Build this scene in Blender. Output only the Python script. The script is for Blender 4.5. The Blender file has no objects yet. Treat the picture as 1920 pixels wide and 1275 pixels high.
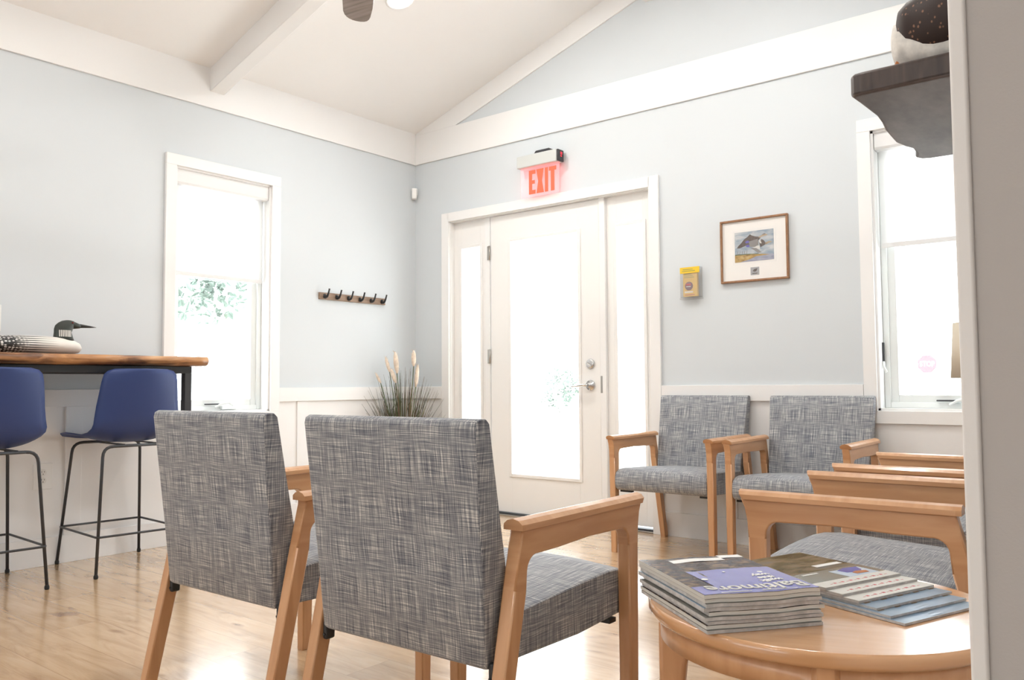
import bpy, bmesh, math, random
from mathutils import Vector, Matrix, noise
PI = math.pi
SC = bpy.context.scene
COL = SC.collection
random.seed(7)

# ------------------------------------------------------------------ materials
MATS = {}
def nmat(name):
    m = bpy.data.materials.new(name); m.use_nodes = True
    MATS[name] = m
    nt = m.node_tree
    return m, nt, nt.nodes['Principled BSDF']
def plain(name, col, rough=.5, metal=0.0, spec=.5, bump=0.0, bscale=300, coat=0.0, var=0.0, vscale=8, emis=None, estr=0, sss=0):
    m, nt, b = nmat(name)
    b.inputs['Base Color'].default_value = (*col, 1)
    b.inputs['Roughness'].default_value = rough
    b.inputs['Metallic'].default_value = metal
    b.inputs['Specular IOR Level'].default_value = spec
    if coat: b.inputs['Coat Weight'].default_value = coat; b.inputs['Coat Roughness'].default_value = .15
    tc = nt.nodes.new('ShaderNodeTexCoord')
    if bump or var:
        n = nt.nodes.new('ShaderNodeTexNoise'); n.inputs['Scale'].default_value = bscale if bump else vscale
        nt.links.new(tc.outputs['Object'], n.inputs['Vector'])
        if bump:
            bp = nt.nodes.new('ShaderNodeBump'); bp.inputs['Strength'].default_value = bump; bp.inputs['Distance'].default_value = .002
            nt.links.new(n.outputs['Fac'], bp.inputs['Height']); nt.links.new(bp.outputs['Normal'], b.inputs['Normal'])
        if var:
            n2 = nt.nodes.new('ShaderNodeTexNoise'); n2.inputs['Scale'].default_value = vscale; n2.inputs['Detail'].default_value = 4
            nt.links.new(tc.outputs['Object'], n2.inputs['Vector'])
            r = nt.nodes.new('ShaderNodeValToRGB')
            r.color_ramp.elements[0].position = .3; r.color_ramp.elements[1].position = .7
            r.color_ramp.elements[0].color = (*[c*(1-var) for c in col], 1); r.color_ramp.elements[1].color = (*[min(1, c*(1+var)) for c in col], 1)
            nt.links.new(n2.outputs['Fac'], r.inputs['Fac']); nt.links.new(r.outputs['Color'], b.inputs['Base Color'])
    if emis:
        b.inputs['Emission Color'].default_value = (*emis, 1); b.inputs['Emission Strength'].default_value = estr
    return m
def ramp(nt, src, stops, interp='LINEAR'):
    r = nt.nodes.new('ShaderNodeValToRGB'); e = r.color_ramp; e.interpolation = interp
    while len(e.elements) < len(stops): e.elements.new(.5)
    for k, (p, c) in enumerate(stops): e.elements[k].position = p; e.elements[k].color = (*c, 1)
    nt.links.new(src, r.inputs['Fac']); return r.outputs['Color']
def mapping(nt, src, scale, rot=(0,0,0), loc=(0,0,0)):
    mp = nt.nodes.new('ShaderNodeMapping'); mp.inputs['Scale'].default_value = scale; mp.inputs['Rotation'].default_value = rot; mp.inputs['Location'].default_value = loc
    nt.links.new(src, mp.inputs['Vector']); return mp.outputs['Vector']
def tex(nt, kind, vec, **kw):
    n = nt.nodes.new(kind)
    for k, v in kw.items():
        if k in n.inputs: n.inputs[k].default_value = v
        else: setattr(n, k, v)
    nt.links.new(vec, n.inputs['Vector']); return n
def mixc(nt, a, b, fac, mode='MIX'):
    m = nt.nodes.new('ShaderNodeMix'); m.data_type = 'RGBA'; m.blend_type = mode
    for s, v in ((m.inputs[6], a), (m.inputs[7], b), (m.inputs[0], fac)):
        if isinstance(v, bpy.types.NodeSocket): nt.links.new(v, s)
        else: s.default_value = v if isinstance(v, (int, float)) else (*v, 1)
    return m.outputs[2]
def math_(nt, op, a, b=0.0):
    m = nt.nodes.new('ShaderNodeMath'); m.operation = op
    for s, v in ((m.inputs[0], a), (m.inputs[1], b)):
        if isinstance(v, bpy.types.NodeSocket): nt.links.new(v, s)
        else: s.default_value = v
    return m.outputs[0]

def wood(name, light, dark, rough=.38, scale=(2, 60, 60), src='UV', spec=.5, coat=0, contrast=(.35, .65)):
    m, nt, b = nmat(name)
    tc = nt.nodes.new('ShaderNodeTexCoord')
    v = mapping(nt, tc.outputs[src], scale)
    n = tex(nt, 'ShaderNodeTexNoise', v, Scale=1.0, Detail=5.0, Distortion=.4)
    c = ramp(nt, n.outputs['Fac'], [(contrast[0], dark), (contrast[1], light)])
    nt.links.new(c, b.inputs['Base Color'])
    b.inputs['Roughness'].default_value = rough; b.inputs['Specular IOR Level'].default_value = spec
    if coat: b.inputs['Coat Weight'].default_value = coat; b.inputs['Coat Roughness'].default_value = .13
    return m

# woven tweed upholstery
m, nt, b = nmat('tweed')
tc = nt.nodes.new('ShaderNodeTexCoord'); uv = tc.outputs['UV']
wob = tex(nt, 'ShaderNodeTexNoise', uv, Scale=7.0, Detail=2.0)
uvw = mixc(nt, uv, wob.outputs['Color'], .012, 'ADD')
v1 = mapping(nt, uvw, (420, 10, 1)); v2 = mapping(nt, uvw, (10, 420, 1), loc=(7, 3, 0))
n1 = tex(nt, 'ShaderNodeTexNoise', v1, Scale=1.0, Detail=2.5, Roughness=.6)
n2 = tex(nt, 'ShaderNodeTexNoise', v2, Scale=1.0, Detail=2.5, Roughness=.6)
v3 = mapping(nt, uvw, (170, 7, 1), loc=(1, 9, 0)); n3 = tex(nt, 'ShaderNodeTexNoise', v3, Scale=1.0, Detail=1.0)
s = math_(nt, 'ADD', math_(nt, 'MULTIPLY', n1.outputs['Fac'], .46), math_(nt, 'ADD', math_(nt, 'MULTIPLY', n2.outputs['Fac'], .46), math_(nt, 'MULTIPLY', n3.outputs['Fac'], .08)))
c = ramp(nt, s, [(.36, (.035, .045, .08)), (.445, (.165, .175, .205)), (.53, (.30, .31, .325)), (.62, (.72, .71, .685))])
nt.links.new(c, b.inputs['Base Color']); b.inputs['Roughness'].default_value = .62; b.inputs['Specular IOR Level'].default_value = .55
b.inputs['Sheen Weight'].default_value = .15
bp = nt.nodes.new('ShaderNodeBump'); bp.inputs['Strength'].default_value = .35; bp.inputs['Distance'].default_value = .001
nt.links.new(s, bp.inputs['Height']); nt.links.new(bp.outputs['Normal'], b.inputs['Normal'])

wood('beech', (.66, .37, .19), (.57, .295, .14), rough=.33, scale=(30, 4, 30), coat=.25)
wood('beech_arm', (.66, .37, .19), (.57, .295, .14), rough=.33, scale=(4, 34, 30), coat=.25)
wood('beech_top', (.70, .40, .20), (.62, .33, .155), rough=.25, scale=(3, 40, 1), coat=1.0)
wood('frame_wood', (.36, .185, .09), (.25, .12, .055), rough=.35, scale=(40, 40, 1))
wood('walnut', (.075, .048, .038), (.032, .02, .017), rough=.42, scale=(45, 5, 1), coat=.2)
wood('blade_wood', (.26, .2, .165), (.15, .105, .08), rough=.5, scale=(4, 60, 1))
wood('hook_board', (.33, .23, .165), (.24, .16, .11), rough=.55, scale=(5, 60, 1))

# live-edge counter wood with orange and dark streaks
m, nt, b = nmat('live_edge')
tc = nt.nodes.new('ShaderNodeTexCoord')
v = mapping(nt, tc.outputs['Object'], (14, 2.2, 22), rot=(.25, 0, 0))
n = tex(nt, 'ShaderNodeTexNoise', v, Scale=1.0, Detail=5.0, Distortion=1.2)
c = ramp(nt, n.outputs['Fac'], [(.30, (.035, .014, .008)), (.44, (.20, .085, .035)), (.55, (.42, .20, .085)), (.68, (.60, .33, .15))])
nt.links.new(c, b.inputs['Base Color']); b.inputs['Roughness'].default_value = .3

# underside of the wall shelf: greyed saw-marked slab
m, nt, b = nmat('slab_dark')
tc = nt.nodes.new('ShaderNodeTexCoord')
v = mapping(nt, tc.outputs['Object'], (7, 3, 7)); n = tex(nt, 'ShaderNodeTexNoise', v, Scale=1.0, Detail=8.0, Roughness=.65)
c = ramp(nt, n.outputs['Fac'], [(.34, (.05, .038, .034)), (.66, (.15, .12, .11))])
nt.links.new(c, b.inputs['Base Color']); b.inputs['Roughness'].default_value = .55

# oak plank floor
m, nt, b = nmat('oak_floor')
tc = nt.nodes.new('ShaderNodeTexCoord'); ob = tc.outputs['Object']
br = tex(nt, 'ShaderNodeTexBrick', ob, Scale=1.0); br.offset = .37; br.offset_frequency = 2
for k, val in (('Mortar Size', .0012), ('Mortar Smooth', .2), ('Bias', 0.0), ('Brick Width', 1.25), ('Row Height', .185)): br.inputs[k].default_value = val
br.inputs['Color1'].default_value = (0, 0, 0, 1); br.inputs['Color2'].default_value = (1, 1, 1, 1); br.inputs['Mortar'].default_value = (.5, .5, .5, 1)
vv = mixc(nt, ob, br.outputs['Color'], 1.0, 'ADD')
g = tex(nt, 'ShaderNodeTexNoise', mapping(nt, vv, (2.4, 15, 3)), Scale=1.0, Detail=8.0, Roughness=.62, Distortion=1.4)
fine = tex(nt, 'ShaderNodeTexNoise', mapping(nt, vv, (5, 130, 3)), Scale=1.0, Detail=3.0)
col = ramp(nt, g.outputs['Fac'], [(.24, (.34, .20, .10)), (.38, (.56, .37, .205)), (.54, (.70, .49, .29)), (.72, (.77, .57, .365))])
col = mixc(nt, col, (.50, .31, .17), math_(nt, 'MULTIPLY', fine.outputs['Fac'], .35))
pl = ramp(nt, br.outputs['Color'], [(0, (.86, .83, .8)), (1, (1.0, 1.0, 1.0))])
col = mixc(nt, col, pl, 1.0, 'MULTIPLY')
kn = tex(nt, 'ShaderNodeTexVoronoi', mapping(nt, mixc(nt, vv, tex(nt, 'ShaderNodeTexNoise', mapping(nt, vv, (3, 9, 3)), Scale=1.0).outputs['Color'], .25, 'ADD'), (3.4, 8.5, 1)), Scale=1.0)
knf = ramp(nt, kn.outputs['Distance'], [(.04, (1, 1, 1)), (.20, (0, 0, 0))])
col = mixc(nt, col, (.26, .13, .06), math_(nt, 'MULTIPLY', knf, .85))
col = mixc(nt, col, (.30, .17, .09), math_(nt, 'MULTIPLY', br.outputs['Fac'], .6))
nt.links.new(col, b.inputs['Base Color'])
b.inputs['Roughness'].default_value = .27; b.inputs['Specular IOR Level'].default_value = .5
b.inputs['Coat Weight'].default_value = 1.0; b.inputs['Coat Roughness'].default_value = .16
bp = nt.nodes.new('ShaderNodeBump'); bp.inputs['Strength'].default_value = .07; bp.inputs['Distance'].default_value = .001
nt.links.new(g.outputs['Fac'], bp.inputs['Height']); nt.links.new(bp.outputs['Normal'], b.inputs['Normal'])

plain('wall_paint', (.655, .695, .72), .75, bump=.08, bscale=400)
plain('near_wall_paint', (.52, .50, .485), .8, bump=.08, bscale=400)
plain('ceiling_paint', (.92, .915, .905), .85, bump=.05, bscale=300)
plain('trim_white', (.86, .855, .845), .42, bump=.02, bscale=200)
plain('wainscot_white', (.85, .84, .83), .5, bump=.02, bscale=200)
plain('door_white', (.86, .85, .83), .38)
plain('vinyl_white', (.80, .83, .82), .4)
plain('blind_rail', (.80, .80, .80), .5)
plain('black_metal', (.018, .019, .021), .42, spec=.5)
plain('graphite_metal', (.035, .037, .042), .4)
plain('steel', (.62, .62, .62), .22, metal=1.0)
plain('hinge_steel', (.42, .40, .37), .35, metal=1.0)
plain('rubber', (.012, .012, .012), .7)
plain('plastic_white', (.86, .85, .83), .4)
plain('cream_plastic', (.80, .78, .75), .45)
plain('slot_dark', (.05, .05, .05), .6)
plain('navy_shell', (.032, .058, .185), .5, spec=.4)
plain('sign_housing', (.58, .60, .58), .4)
plain('sign_end', (.03, .03, .035), .4)
plain('exit_red', (.6, .06, .03), .5, emis=(1.0, .13, .06), estr=.9)
plain('led_red', (.8, .03, .05), .4, emis=(1, .02, .05), estr=.8)
plain('mat_board', (.86, .84, .81), .7)
plain('paper_edge', (.50, .49, .48), .8, var=.2, vscale=60)
plain('paper_white', (.82, .81, .78), .5)
plain('paper_grey', (.63, .62, .58), .45)
plain('linen', (.62, .55, .44), .8, bump=.2, bscale=700)
plain('ceramic', (.70, .71, .69), .3)
plain('pot_grey', (.30, .29, .28), .6)
plain('soil', (.06, .04, .03), .9)
plain('grass_dark', (.055, .045, .03), .7, var=.5, vscale=12)
plain('grass_tan', (.22, .15, .09), .7, var=.35, vscale=12)
plain('grass_green', (.10, .13, .05), .7, var=.35, vscale=12)
plain('plume', (.78, .66, .54), .9, var=.15, vscale=50)
plain('brass_light', (.8, .8, .78), .4)
plain('fan_metal', (.12, .10, .085), .4, metal=.8)
plain('concrete', (.72, .72, .70), .9, var=.1, vscale=.6)
plain('leaf_pale', (.13, .175, .15), .8, var=.3, vscale=2)
plain('bark', (.24, .24, .23), .9)
plain('stop_red', (.30, .03, .04), .5)
plain('car_paint', (.10, .14, .18), .3)
plain('car_glass', (.3, .36, .4), .1)
plain('tyre', (.25, .25, .25), .8)
plain('yellow_card', (.80, .52, .09), .45)
plain('yellow_bright', (.85, .56, .03), .4)
plain('olive_ink', (.34, .33, .08), .5)
plain('maroon', (.17, .06, .09), .5)
plain('red_ink', (.5, .06, .07), .5)
plain('loon_head', (.022, .028, .022), .45)
plain('loon_bill', (.012, .012, .012), .35)
plain('eye_red', (.25, .02, .02), .2)
plain('bird_orange', (.42, .14, .03), .5)
plain('globe_glow', (.9, .9, .9), .5, emis=(1, .975, .94), estr=30)
plain('can_light', (.9, .9, .9), .5, emis=(1, .96, .9), estr=8)

# clear glass that passes light, with a faint surface reflection
def glass(name, tint=(1, 1, 1), refl=.06, opac=0.0, dif=(1, 1, 1)):
    m, nt, b = nmat(name); nt.nodes.remove(b)
    out = nt.nodes['Material Output']
    t = nt.nodes.new('ShaderNodeBsdfTransparent'); t.inputs['Color'].default_value = (*tint, 1)
    gl = nt.nodes.new('ShaderNodeBsdfGlossy'); gl.inputs['Roughness'].default_value = .03
    mx = nt.nodes.new('ShaderNodeMixShader'); mx.inputs[0].default_value = refl
    nt.links.new(t.outputs[0], mx.inputs[1]); nt.links.new(gl.outputs[0], mx.inputs[2])
    last = mx
    if opac:
        d = nt.nodes.new('ShaderNodeBsdfDiffuse'); d.inputs['Color'].default_value = (*dif, 1)
        m2 = nt.nodes.new('ShaderNodeMixShader'); m2.inputs[0].default_value = opac
        nt.links.new(mx.outputs[0], m2.inputs[1]); nt.links.new(d.outputs[0], m2.inputs[2]); last = m2
    nt.links.new(last.outputs[0], out.inputs['Surface']); return m
glass('window_glass')
glass('acrylic', (.97, .97, .97), .10, .06)
glass('edge_lit_acrylic', (1, .95, .95), .05, .12, (1, .55, .55))
# the edge-lit plate scatters some of its own red light
m = MATS['edge_lit_acrylic']; nt = m.node_tree; out = nt.nodes['Material Output']
src = out.inputs['Surface'].links[0].from_socket
em = nt.nodes.new('ShaderNodeEmission'); em.inputs['Color'].default_value = (1, .17, .19, 1); em.inputs['Strength'].default_value = .5
ad = nt.nodes.new('ShaderNodeAddShader'); nt.links.new(src, ad.inputs[0]); nt.links.new(em.outputs[0], ad.inputs[1]); nt.links.new(ad.outputs[0], out.inputs['Surface'])
# roller shade cloth: translucent
m, nt, b = nmat('shade_cloth'); nt.nodes.remove(b); out = nt.nodes['Material Output']
tl = nt.nodes.new('ShaderNodeBsdfTranslucent'); tl.inputs['Color'].default_value = (.9, .9, .9, 1)
df = nt.nodes.new('ShaderNodeBsdfDiffuse'); df.inputs['Color'].default_value = (.85, .85, .84, 1)
mx = nt.nodes.new('ShaderNodeMixShader'); mx.inputs[0].default_value = .4
nt.links.new(tl.outputs[0], mx.inputs[1]); nt.links.new(df.outputs[0], mx.inputs[2]); nt.links.new(mx.outputs[0], out.inputs['Surface'])

# loon body: white breast, black-and-white checkered back
m, nt, b = nmat('loon_body')
tc = nt.nodes.new('ShaderNodeTexCoord'); ob = tc.outputs['Object']
sep = nt.nodes.new('ShaderNodeSeparateXYZ'); nt.links.new(ob, sep.inputs[0])
vor = tex(nt, 'ShaderNodeTexVoronoi', mapping(nt, ob, (95, 62, 95)), Scale=1.0, Randomness=.35)
dots = ramp(nt, vor.outputs['Distance'], [(.34, (.82, .8, .76)), (.42, (.02, .02, .02))])
wav = tex(nt, 'ShaderNodeTexWave', mapping(nt, ob, (3, 3, 26)), Scale=1.0, Distortion=1.2, bands_direction='Z'); 
lines = ramp(nt, wav.outputs['Fac'], [(.30, (.03, .03, .03)), (.42, (.80, .77, .72))])
# position along the body (y): tail negative
fy = math_(nt, 'MULTIPLY', math_(nt, 'ADD', sep.outputs['Y'], -.03), -14.0)
fy = math_(nt, 'MINIMUM', math_(nt, 'MAXIMUM', fy, 0.0), 1.0)
pat = mixc(nt, lines, dots, fy)
# breast and belly white
fb = math_(nt, 'MULTIPLY', math_(nt, 'SUBTRACT', .16, sep.outputs['Y']), 9.0)
fb = math_(nt, 'MINIMUM', math_(nt, 'MAXIMUM', fb, 0.0), 1.0)
col = mixc(nt, (.80, .76, .70), pat, fb)
nt.links.new(col, b.inputs['Base Color']); b.inputs['Roughness'].default_value = .5
# neck patch stripes
m, nt, b = nmat('neck_stripes')
tc = nt.nodes.new('ShaderNodeTexCoord')
w = tex(nt, 'ShaderNodeTexWave', mapping(nt, tc.outputs['Object'], (0, 1, .12)), Scale=42.0, bands_direction='Y')
nt.links.new(ramp(nt, w.outputs['Fac'], [(.3, (.05, .05, .045)), (.45, (.75, .73, .68))]), b.inputs['Base Color'])
# speckled dark bird
m, nt, b = nmat('speckled_brown')
tc = nt.nodes.new('ShaderNodeTexCoord')
vr = tex(nt, 'ShaderNodeTexVoronoi', mapping(nt, tc.outputs['Object'], (95, 95, 70)), Scale=1.0)
nt.links.new(ramp(nt, vr.outputs['Distance'], [(.16, (.24, .12, .07)), (.26, (.028, .014, .011))]), b.inputs['Base Color'])
b.inputs['Roughness'].default_value = .6
plain('white_feather', (.72, .69, .64), .7, var=.2, vscale=40)

# printed covers -----------------------------------------------------------
def cover(name, stops, scale=(1, 1, 1), ns=6, dist=.5, rough=.22):
    m, nt, b = nmat(name); tc = nt.nodes.new('ShaderNodeTexCoord')
    n = tex(nt, 'ShaderNodeTexNoise', mapping(nt, tc.outputs['Object'], scale), Scale=ns, Detail=5.0, Distortion=dist)
    nt.links.new(ramp(nt, n.outputs['Fac'], stops), b.inputs['Base Color']); b.inputs['Roughness'].default_value = rough
    b.inputs['Coat Weight'].default_value = .3; b.inputs['Coat Roughness'].default_value = .12
    return m
cover('cover_dusk', [(.3, (.13, .12, .14)), (.48, (.22, .19, .20)), (.58, (.38, .28, .22)), (.68, (.62, .46, .34))], (1, 2, 1), 38)
cover('cover_violet', [(.3, (.17, .19, .50)), (.7, (.29, .29, .64))], ns=5)
cover('cover_landscape', [(.3, (.13, .12, .05)), (.45, (.30, .25, .13)), (.55, (.50, .40, .25)), (.7, (.42, .41, .36))], (1, 3, 1), 9)
cover('cover_green', [(.3, (.12, .14, .12)), (.7, (.22, .24, .20))])
cover('cover_blue_sky', [(.3, (.40, .58, .80)), (.55, (.66, .79, .90)), (.75, (.84, .89, .93))])
cover('cover_blue_coat', [(.3, (.05, .07, .38)), (.7, (.12, .18, .60))])
cover('art_sky', [(.3, (.22, .30, .40)), (.5, (.38, .44, .50)), (.7, (.60, .62, .62))], (1, 1, 3), 14)
cover('art_land', [(.3, (.28, .16, .05)), (.6, (.50, .34, .12)), (.8, (.55, .45, .25))], (1, 1, 2), 40)
cover('art_water', [(.3, (.25, .27, .36)), (.7, (.42, .42, .50))], (1, 1, 4), 20)
plain('goose_brown', (.12, .095, .085), .5, var=.4, vscale=120)
plain('goose_grey', (.25, .24, .23), .5)
plain('goose_blue', (.13, .12, .42), .5)
plain('goose_tan', (.42, .33, .23), .5)
plain('goose_white', (.62, .61, .58), .5)
plain('stamp_grey', (.36, .36, .37), .5)

# ------------------------------------------------------------------ mesh builder
class MB:
    def __init__(s): s.bm = bmesh.new(); s.mats = []; s.cur = 0
    def mat(s, name):
        if name not in s.mats: s.mats.append(name)
        s.cur = s.mats.index(name); return s
    def _tag(s, faces, smooth=False):
        for f in faces: f.material_index = s.cur; f.smooth = smooth
    def box(s, a, b, bev=0.0, seg=2, M=None):
        x0, x1 = sorted((a[0], b[0])); y0, y1 = sorted((a[1], b[1])); z0, z1 = sorted((a[2], b[2]))
        P = [(x, y, z) for x in (x0, x1) for y in (y0, y1) for z in (z0, z1)]
        vs = [s.bm.verts.new(Vector(p)) for p in P]
        F = [(0,1,3,2),(4,6,7,5),(0,4,5,1),(2,3,7,6),(0,2,6,4),(1,5,7,3)]
        fs = [s.bm.faces.new([vs[i] for i in f]) for f in F]
        s._tag(fs)
        geo = vs
        if bev:
            es = list({e for f in fs for e in f.edges})
            r = bmesh.ops.bevel(s.bm, geom=es, offset=bev, segments=seg, affect='EDGES', profile=.5)
            s._tag(r['faces'], True); geo = list({v for f in r['faces'] for v in f.verts} | {v for v in vs if v.is_valid})
        if M is not None: bmesh.ops.transform(s.bm, matrix=M, verts=geo)
        return s
    def prism(s, poly, axis, a, b, bev=0.0, seg=2, M=None, skip=None):
        # poly: 2D points; axis: extrusion axis, remaining axes in xyz order
        def p3(p, t):
            return Vector({0: (t, p[0], p[1]), 1: (p[0], t, p[1]), 2: (p[0], p[1], t)}[axis])
        A = [s.bm.verts.new(p3(p, a)) for p in poly]; B = [s.bm.verts.new(p3(p, b)) for p in poly]
        n = len(poly); fs = [s.bm.faces.new(A), s.bm.faces.new(B[::-1])]
        rim = list(fs[0].edges) + list(fs[1].edges)
        if skip:
            ia, ib = [k for k in range(3) if k != axis]
            rim = [e for e in rim if not all(any(abs(v.co[ia]-q_[0]) < 1e-6 and abs(v.co[ib]-q_[1]) < 1e-6 for q_ in skip) for v in e.verts)]
        for i in range(n): fs.append(s.bm.faces.new((A[i], B[i], B[(i+1) % n], A[(i+1) % n])))
        bmesh.ops.recalc_face_normals(s.bm, faces=fs)
        s._tag(fs); geo = A + B
        for f in fs[2:]: f.smooth = False
        if bev:
            r = bmesh.ops.bevel(s.bm, geom=rim, offset=bev, segments=seg, affect='EDGES', profile=.5)
            s._tag(r['faces'], True); geo = list({v for f in r['faces'] for v in f.verts} | {v for v in A+B if v.is_valid})
        if M is not None: bmesh.ops.transform(s.bm, matrix=M, verts=geo)
        return s
    def rings(s, rr, cap=True, closed=True, smooth=True, M=None):
        R = [[s.bm.verts.new(Vector(p)) for p in r] for r in rr]; fs = []
        n = len(rr[0])
        for a, b in zip(R, R[1:]):
            for i in range(n if closed else n-1):
                fs.append(s.bm.faces.new((a[i], a[(i+1) % n], b[(i+1) % n], b[i])))
        s._tag(fs, smooth)
        if cap:
            c = [s.bm.faces.new(R[0][::-1]), s.bm.faces.new(R[-1])]; s._tag(c, False); fs += c
            bmesh.ops.recalc_face_normals(s.bm, faces=fs)
        if M is not None: bmesh.ops.transform(s.bm, matrix=M, verts=[v for r in R for v in r])
        return fs
    def tube(s, pts, rad, n=10, cap=True, flat=1.0):
        pts = [Vector(p) for p in pts]; rad = rad if isinstance(rad, (list, tuple)) else [rad]*len(pts)
        rr = []; up = None
        for i, p in enumerate(pts):
            d = (pts[min(i+1, len(pts)-1)] - pts[max(i-1, 0)]).normalized()
            if up is None:
                up = Vector((0,0,1)) if abs(d.z) < .9 else Vector((1,0,0))
            a = d.cross(up).normalized(); up = a.cross(d).normalized()
            rr.append([p + (a*math.cos(t)*rad[i] + up*math.sin(t)*rad[i]*flat) for t in [2*PI*k/n for k in range(n)]])
        s.rings(rr, cap); return s
    def lathe(s, prof, n=32, c=(0,0,0), axis=2, cap=True):
        rr = []
        for r, h in prof:
            ring = []
            for k in range(n):
                t = 2*PI*k/n; u, v = max(r, 1e-4)*math.cos(t), max(r, 1e-4)*math.sin(t)
                q = {0: (h, u, v), 1: (u, h, v), 2: (u, v, h)}[axis]
                ring.append((c[0]+q[0], c[1]+q[1], c[2]+q[2]))
            rr.append(ring)
        s.rings(rr, cap); return s
    def poly(s, pts, smooth=False):
        f = s.bm.faces.new([s.bm.verts.new(Vector(p)) for p in pts]); s._tag([f], smooth); return s
    def build(s, name, mat, parent=None, loc=None, rotz=0, M=None):
        if not s.mats: s.mats = [mat]
        bm = s.bm
        uvl = bm.loops.layers.uv.new('UVMap')
        for f in bm.faces:
            n = f.normal; a = max(range(3), key=lambda i: abs(n[i]))
            for l in f.loops:
                co = l.vert.co
                l[uvl].uv = ((co.y, co.z), (co.x, co.z), (co.x, co.y))[a]
        me = bpy.data.meshes.new(name); bm.to_mesh(me); bm.free()
        for k in (s.mats if s.mats != [None] else [mat]): me.materials.append(MATS[k])
        o = bpy.data.objects.new(name, me); COL.objects.link(o)
        if parent: o.parent = parent
        if loc: o.location = loc
        if rotz: o.rotation_euler.z = rotz
        if M is not None: o.matrix_local = M
        return o

def tag(o, label=None, cat=None, group=None, kind=None):
    if label: o['label'] = label
    if cat: o['category'] = cat
    if group: o['group'] = group
    if kind: o['kind'] = kind
    return o
def thing(name, label, cat, loc=(0,0,0), rotz=0, group=None):
    o = bpy.data.objects.new(name, None); o.empty_display_size = .1; COL.objects.link(o)
    o.location = loc; o.rotation_euler = (0, 0, rotz)
    return tag(o, label, cat, group)
def S(o): o['kind'] = 'structure'; return o
def dup(root, loc, rotz, label, group=None):
    r = root.copy(); COL.objects.link(r); r.location = loc; r.rotation_euler = (0, 0, rotz); r['label'] = label
    if group: r['group'] = group
    for ch in list(root.children):
        c = ch.copy(); COL.objects.link(c); c.parent = r
        for g in list(ch.children):
            d = g.copy(); COL.objects.link(d); d.parent = c
    return r
def textmesh(name, body, size, mat, M, parent, depth=.0005, sx=1.0, bold=0.0, align='CENTER', bend=None):
    cu = bpy.data.curves.new(name, 'FONT'); cu.body = body; cu.size = size; cu.extrude = depth; cu.align_x = align; cu.align_y = 'CENTER'; cu.offset = bold
    t = bpy.data.objects.new(name+'_tmp', cu); COL.objects.link(t)
    bpy.context.view_layer.update()
    me = bpy.data.meshes.new_from_object(t.evaluated_get(bpy.context.evaluated_depsgraph_get()))
    bpy.data.objects.remove(t)
    me.transform(Matrix.Diagonal((sx, 1, 1, 1)))
    if bend:
        me.transform(M); M = Matrix.Identity(4)
        for v in me.vertices: v.co.z += bend(v.co.x, v.co.y)
    me.materials.clear(); me.materials.append(MATS[mat])
    me.name = name
    o = bpy.data.objects.new(name, me); COL.objects.link(o); o.parent = parent; o.matrix_local = M
    return o
def frame_M(origin, ex, ey):
    ex = Vector(ex).normalized(); ey = Vector(ey).normalized(); ez = ex.cross(ey)
    M = Matrix((ex, ey, ez)).transposed().to_4x4(); M.translation = Vector(origin); return M
def arc(cx, cy, r, a0, a1, n=6):
    return [(cx + r*math.cos(math.radians(a0 + (a1-a0)*k/n)), cy + r*math.sin(math.radians(a0 + (a1-a0)*k/n))) for k in range(n+1)]

# ------------------------------------------------------------------ room shell
XR = 4.452          # right wall face
CRB, CRT = 2.624, 2.862   # crown band
SL = .3165          # roof slope
RX = 2.226          # ridge
YB = -8.5           # far end of the room behind the camera
T = .17

fl = MB().mat('oak_floor'); fl.box((-T, YB, -.1), (7.5, T, 0)); S(fl.build('floor', 'oak_floor'))

def wall_boxes(mb, axis, span, zt, holes, t0, t1):
    # wall slab in plane; axis 0: wall along x (plane y), axis 1: wall along y (plane x)
    xs = sorted({span[0], span[1], *[h[0] for h in holes], *[h[1] for h in holes]})
    for a, b in zip(xs, xs[1:]):
        zs = [(0, zt)]
        for h in holes:
            if h[0] <= a + 1e-6 and h[1] >= b - 1e-6:
                zs = [(0, h[2]), (h[3], zt)] if h[2] > 0 else [(h[3], zt)]
        for z0, z1 in zs:
            if axis == 0: mb.box((a, t0, z0), (b, t1, z1))
            else: mb.box((t0, a, z0), (t1, b, z1))
WL = (-1.985, -1.322, .752, 2.222)      # left window opening (y0,y1,z0,z1)
WR = (3.376, 4.052, .767, 2.227)        # right window opening (x0,x1)
DR = (.362, 2.068, 0, 2.140)
mb = MB().mat('wall_paint'); wall_boxes(mb, 0, (-T, XR+T), 2.75, [DR, WR], 0, T)
mb.prism([(-T, 2.75), (XR+T, 2.75), (XR+T, 2.9), (RX, 2.9+SL*RX+.1), (-T, 2.9)], 1, 0, T)
S(mb.build('wall_back', 'wall_paint'))
mb = MB().mat('wall_paint'); wall_boxes(mb, 1, (YB, 0), 2.95, [WL], -T, 0)
S(mb.build('wall_left', 'wall_paint'))
# right wall ends beside the camera at an open corner
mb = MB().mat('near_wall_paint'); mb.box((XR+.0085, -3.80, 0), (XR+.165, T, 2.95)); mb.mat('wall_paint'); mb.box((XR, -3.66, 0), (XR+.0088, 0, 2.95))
S(mb.build('wall_right', 'wall_paint'))
mb = MB().mat('trim_white'); mb.box((XR-.0035, -3.804, 0), (XR+.009, -3.66, 2.95), bev=.0025, seg=3)
S(mb.build('trim_1', 'trim_white'))
# the space beside the camera, beyond that corner
mb = MB().mat('near_wall_paint'); mb.box((7.4, YB, 0), (7.5, T, 2.95)); mb.box((XR+.165, -1.7, 0), (7.4, -1.6, 2.95))
S(mb.build('wall_side', 'near_wall_paint'))

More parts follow.
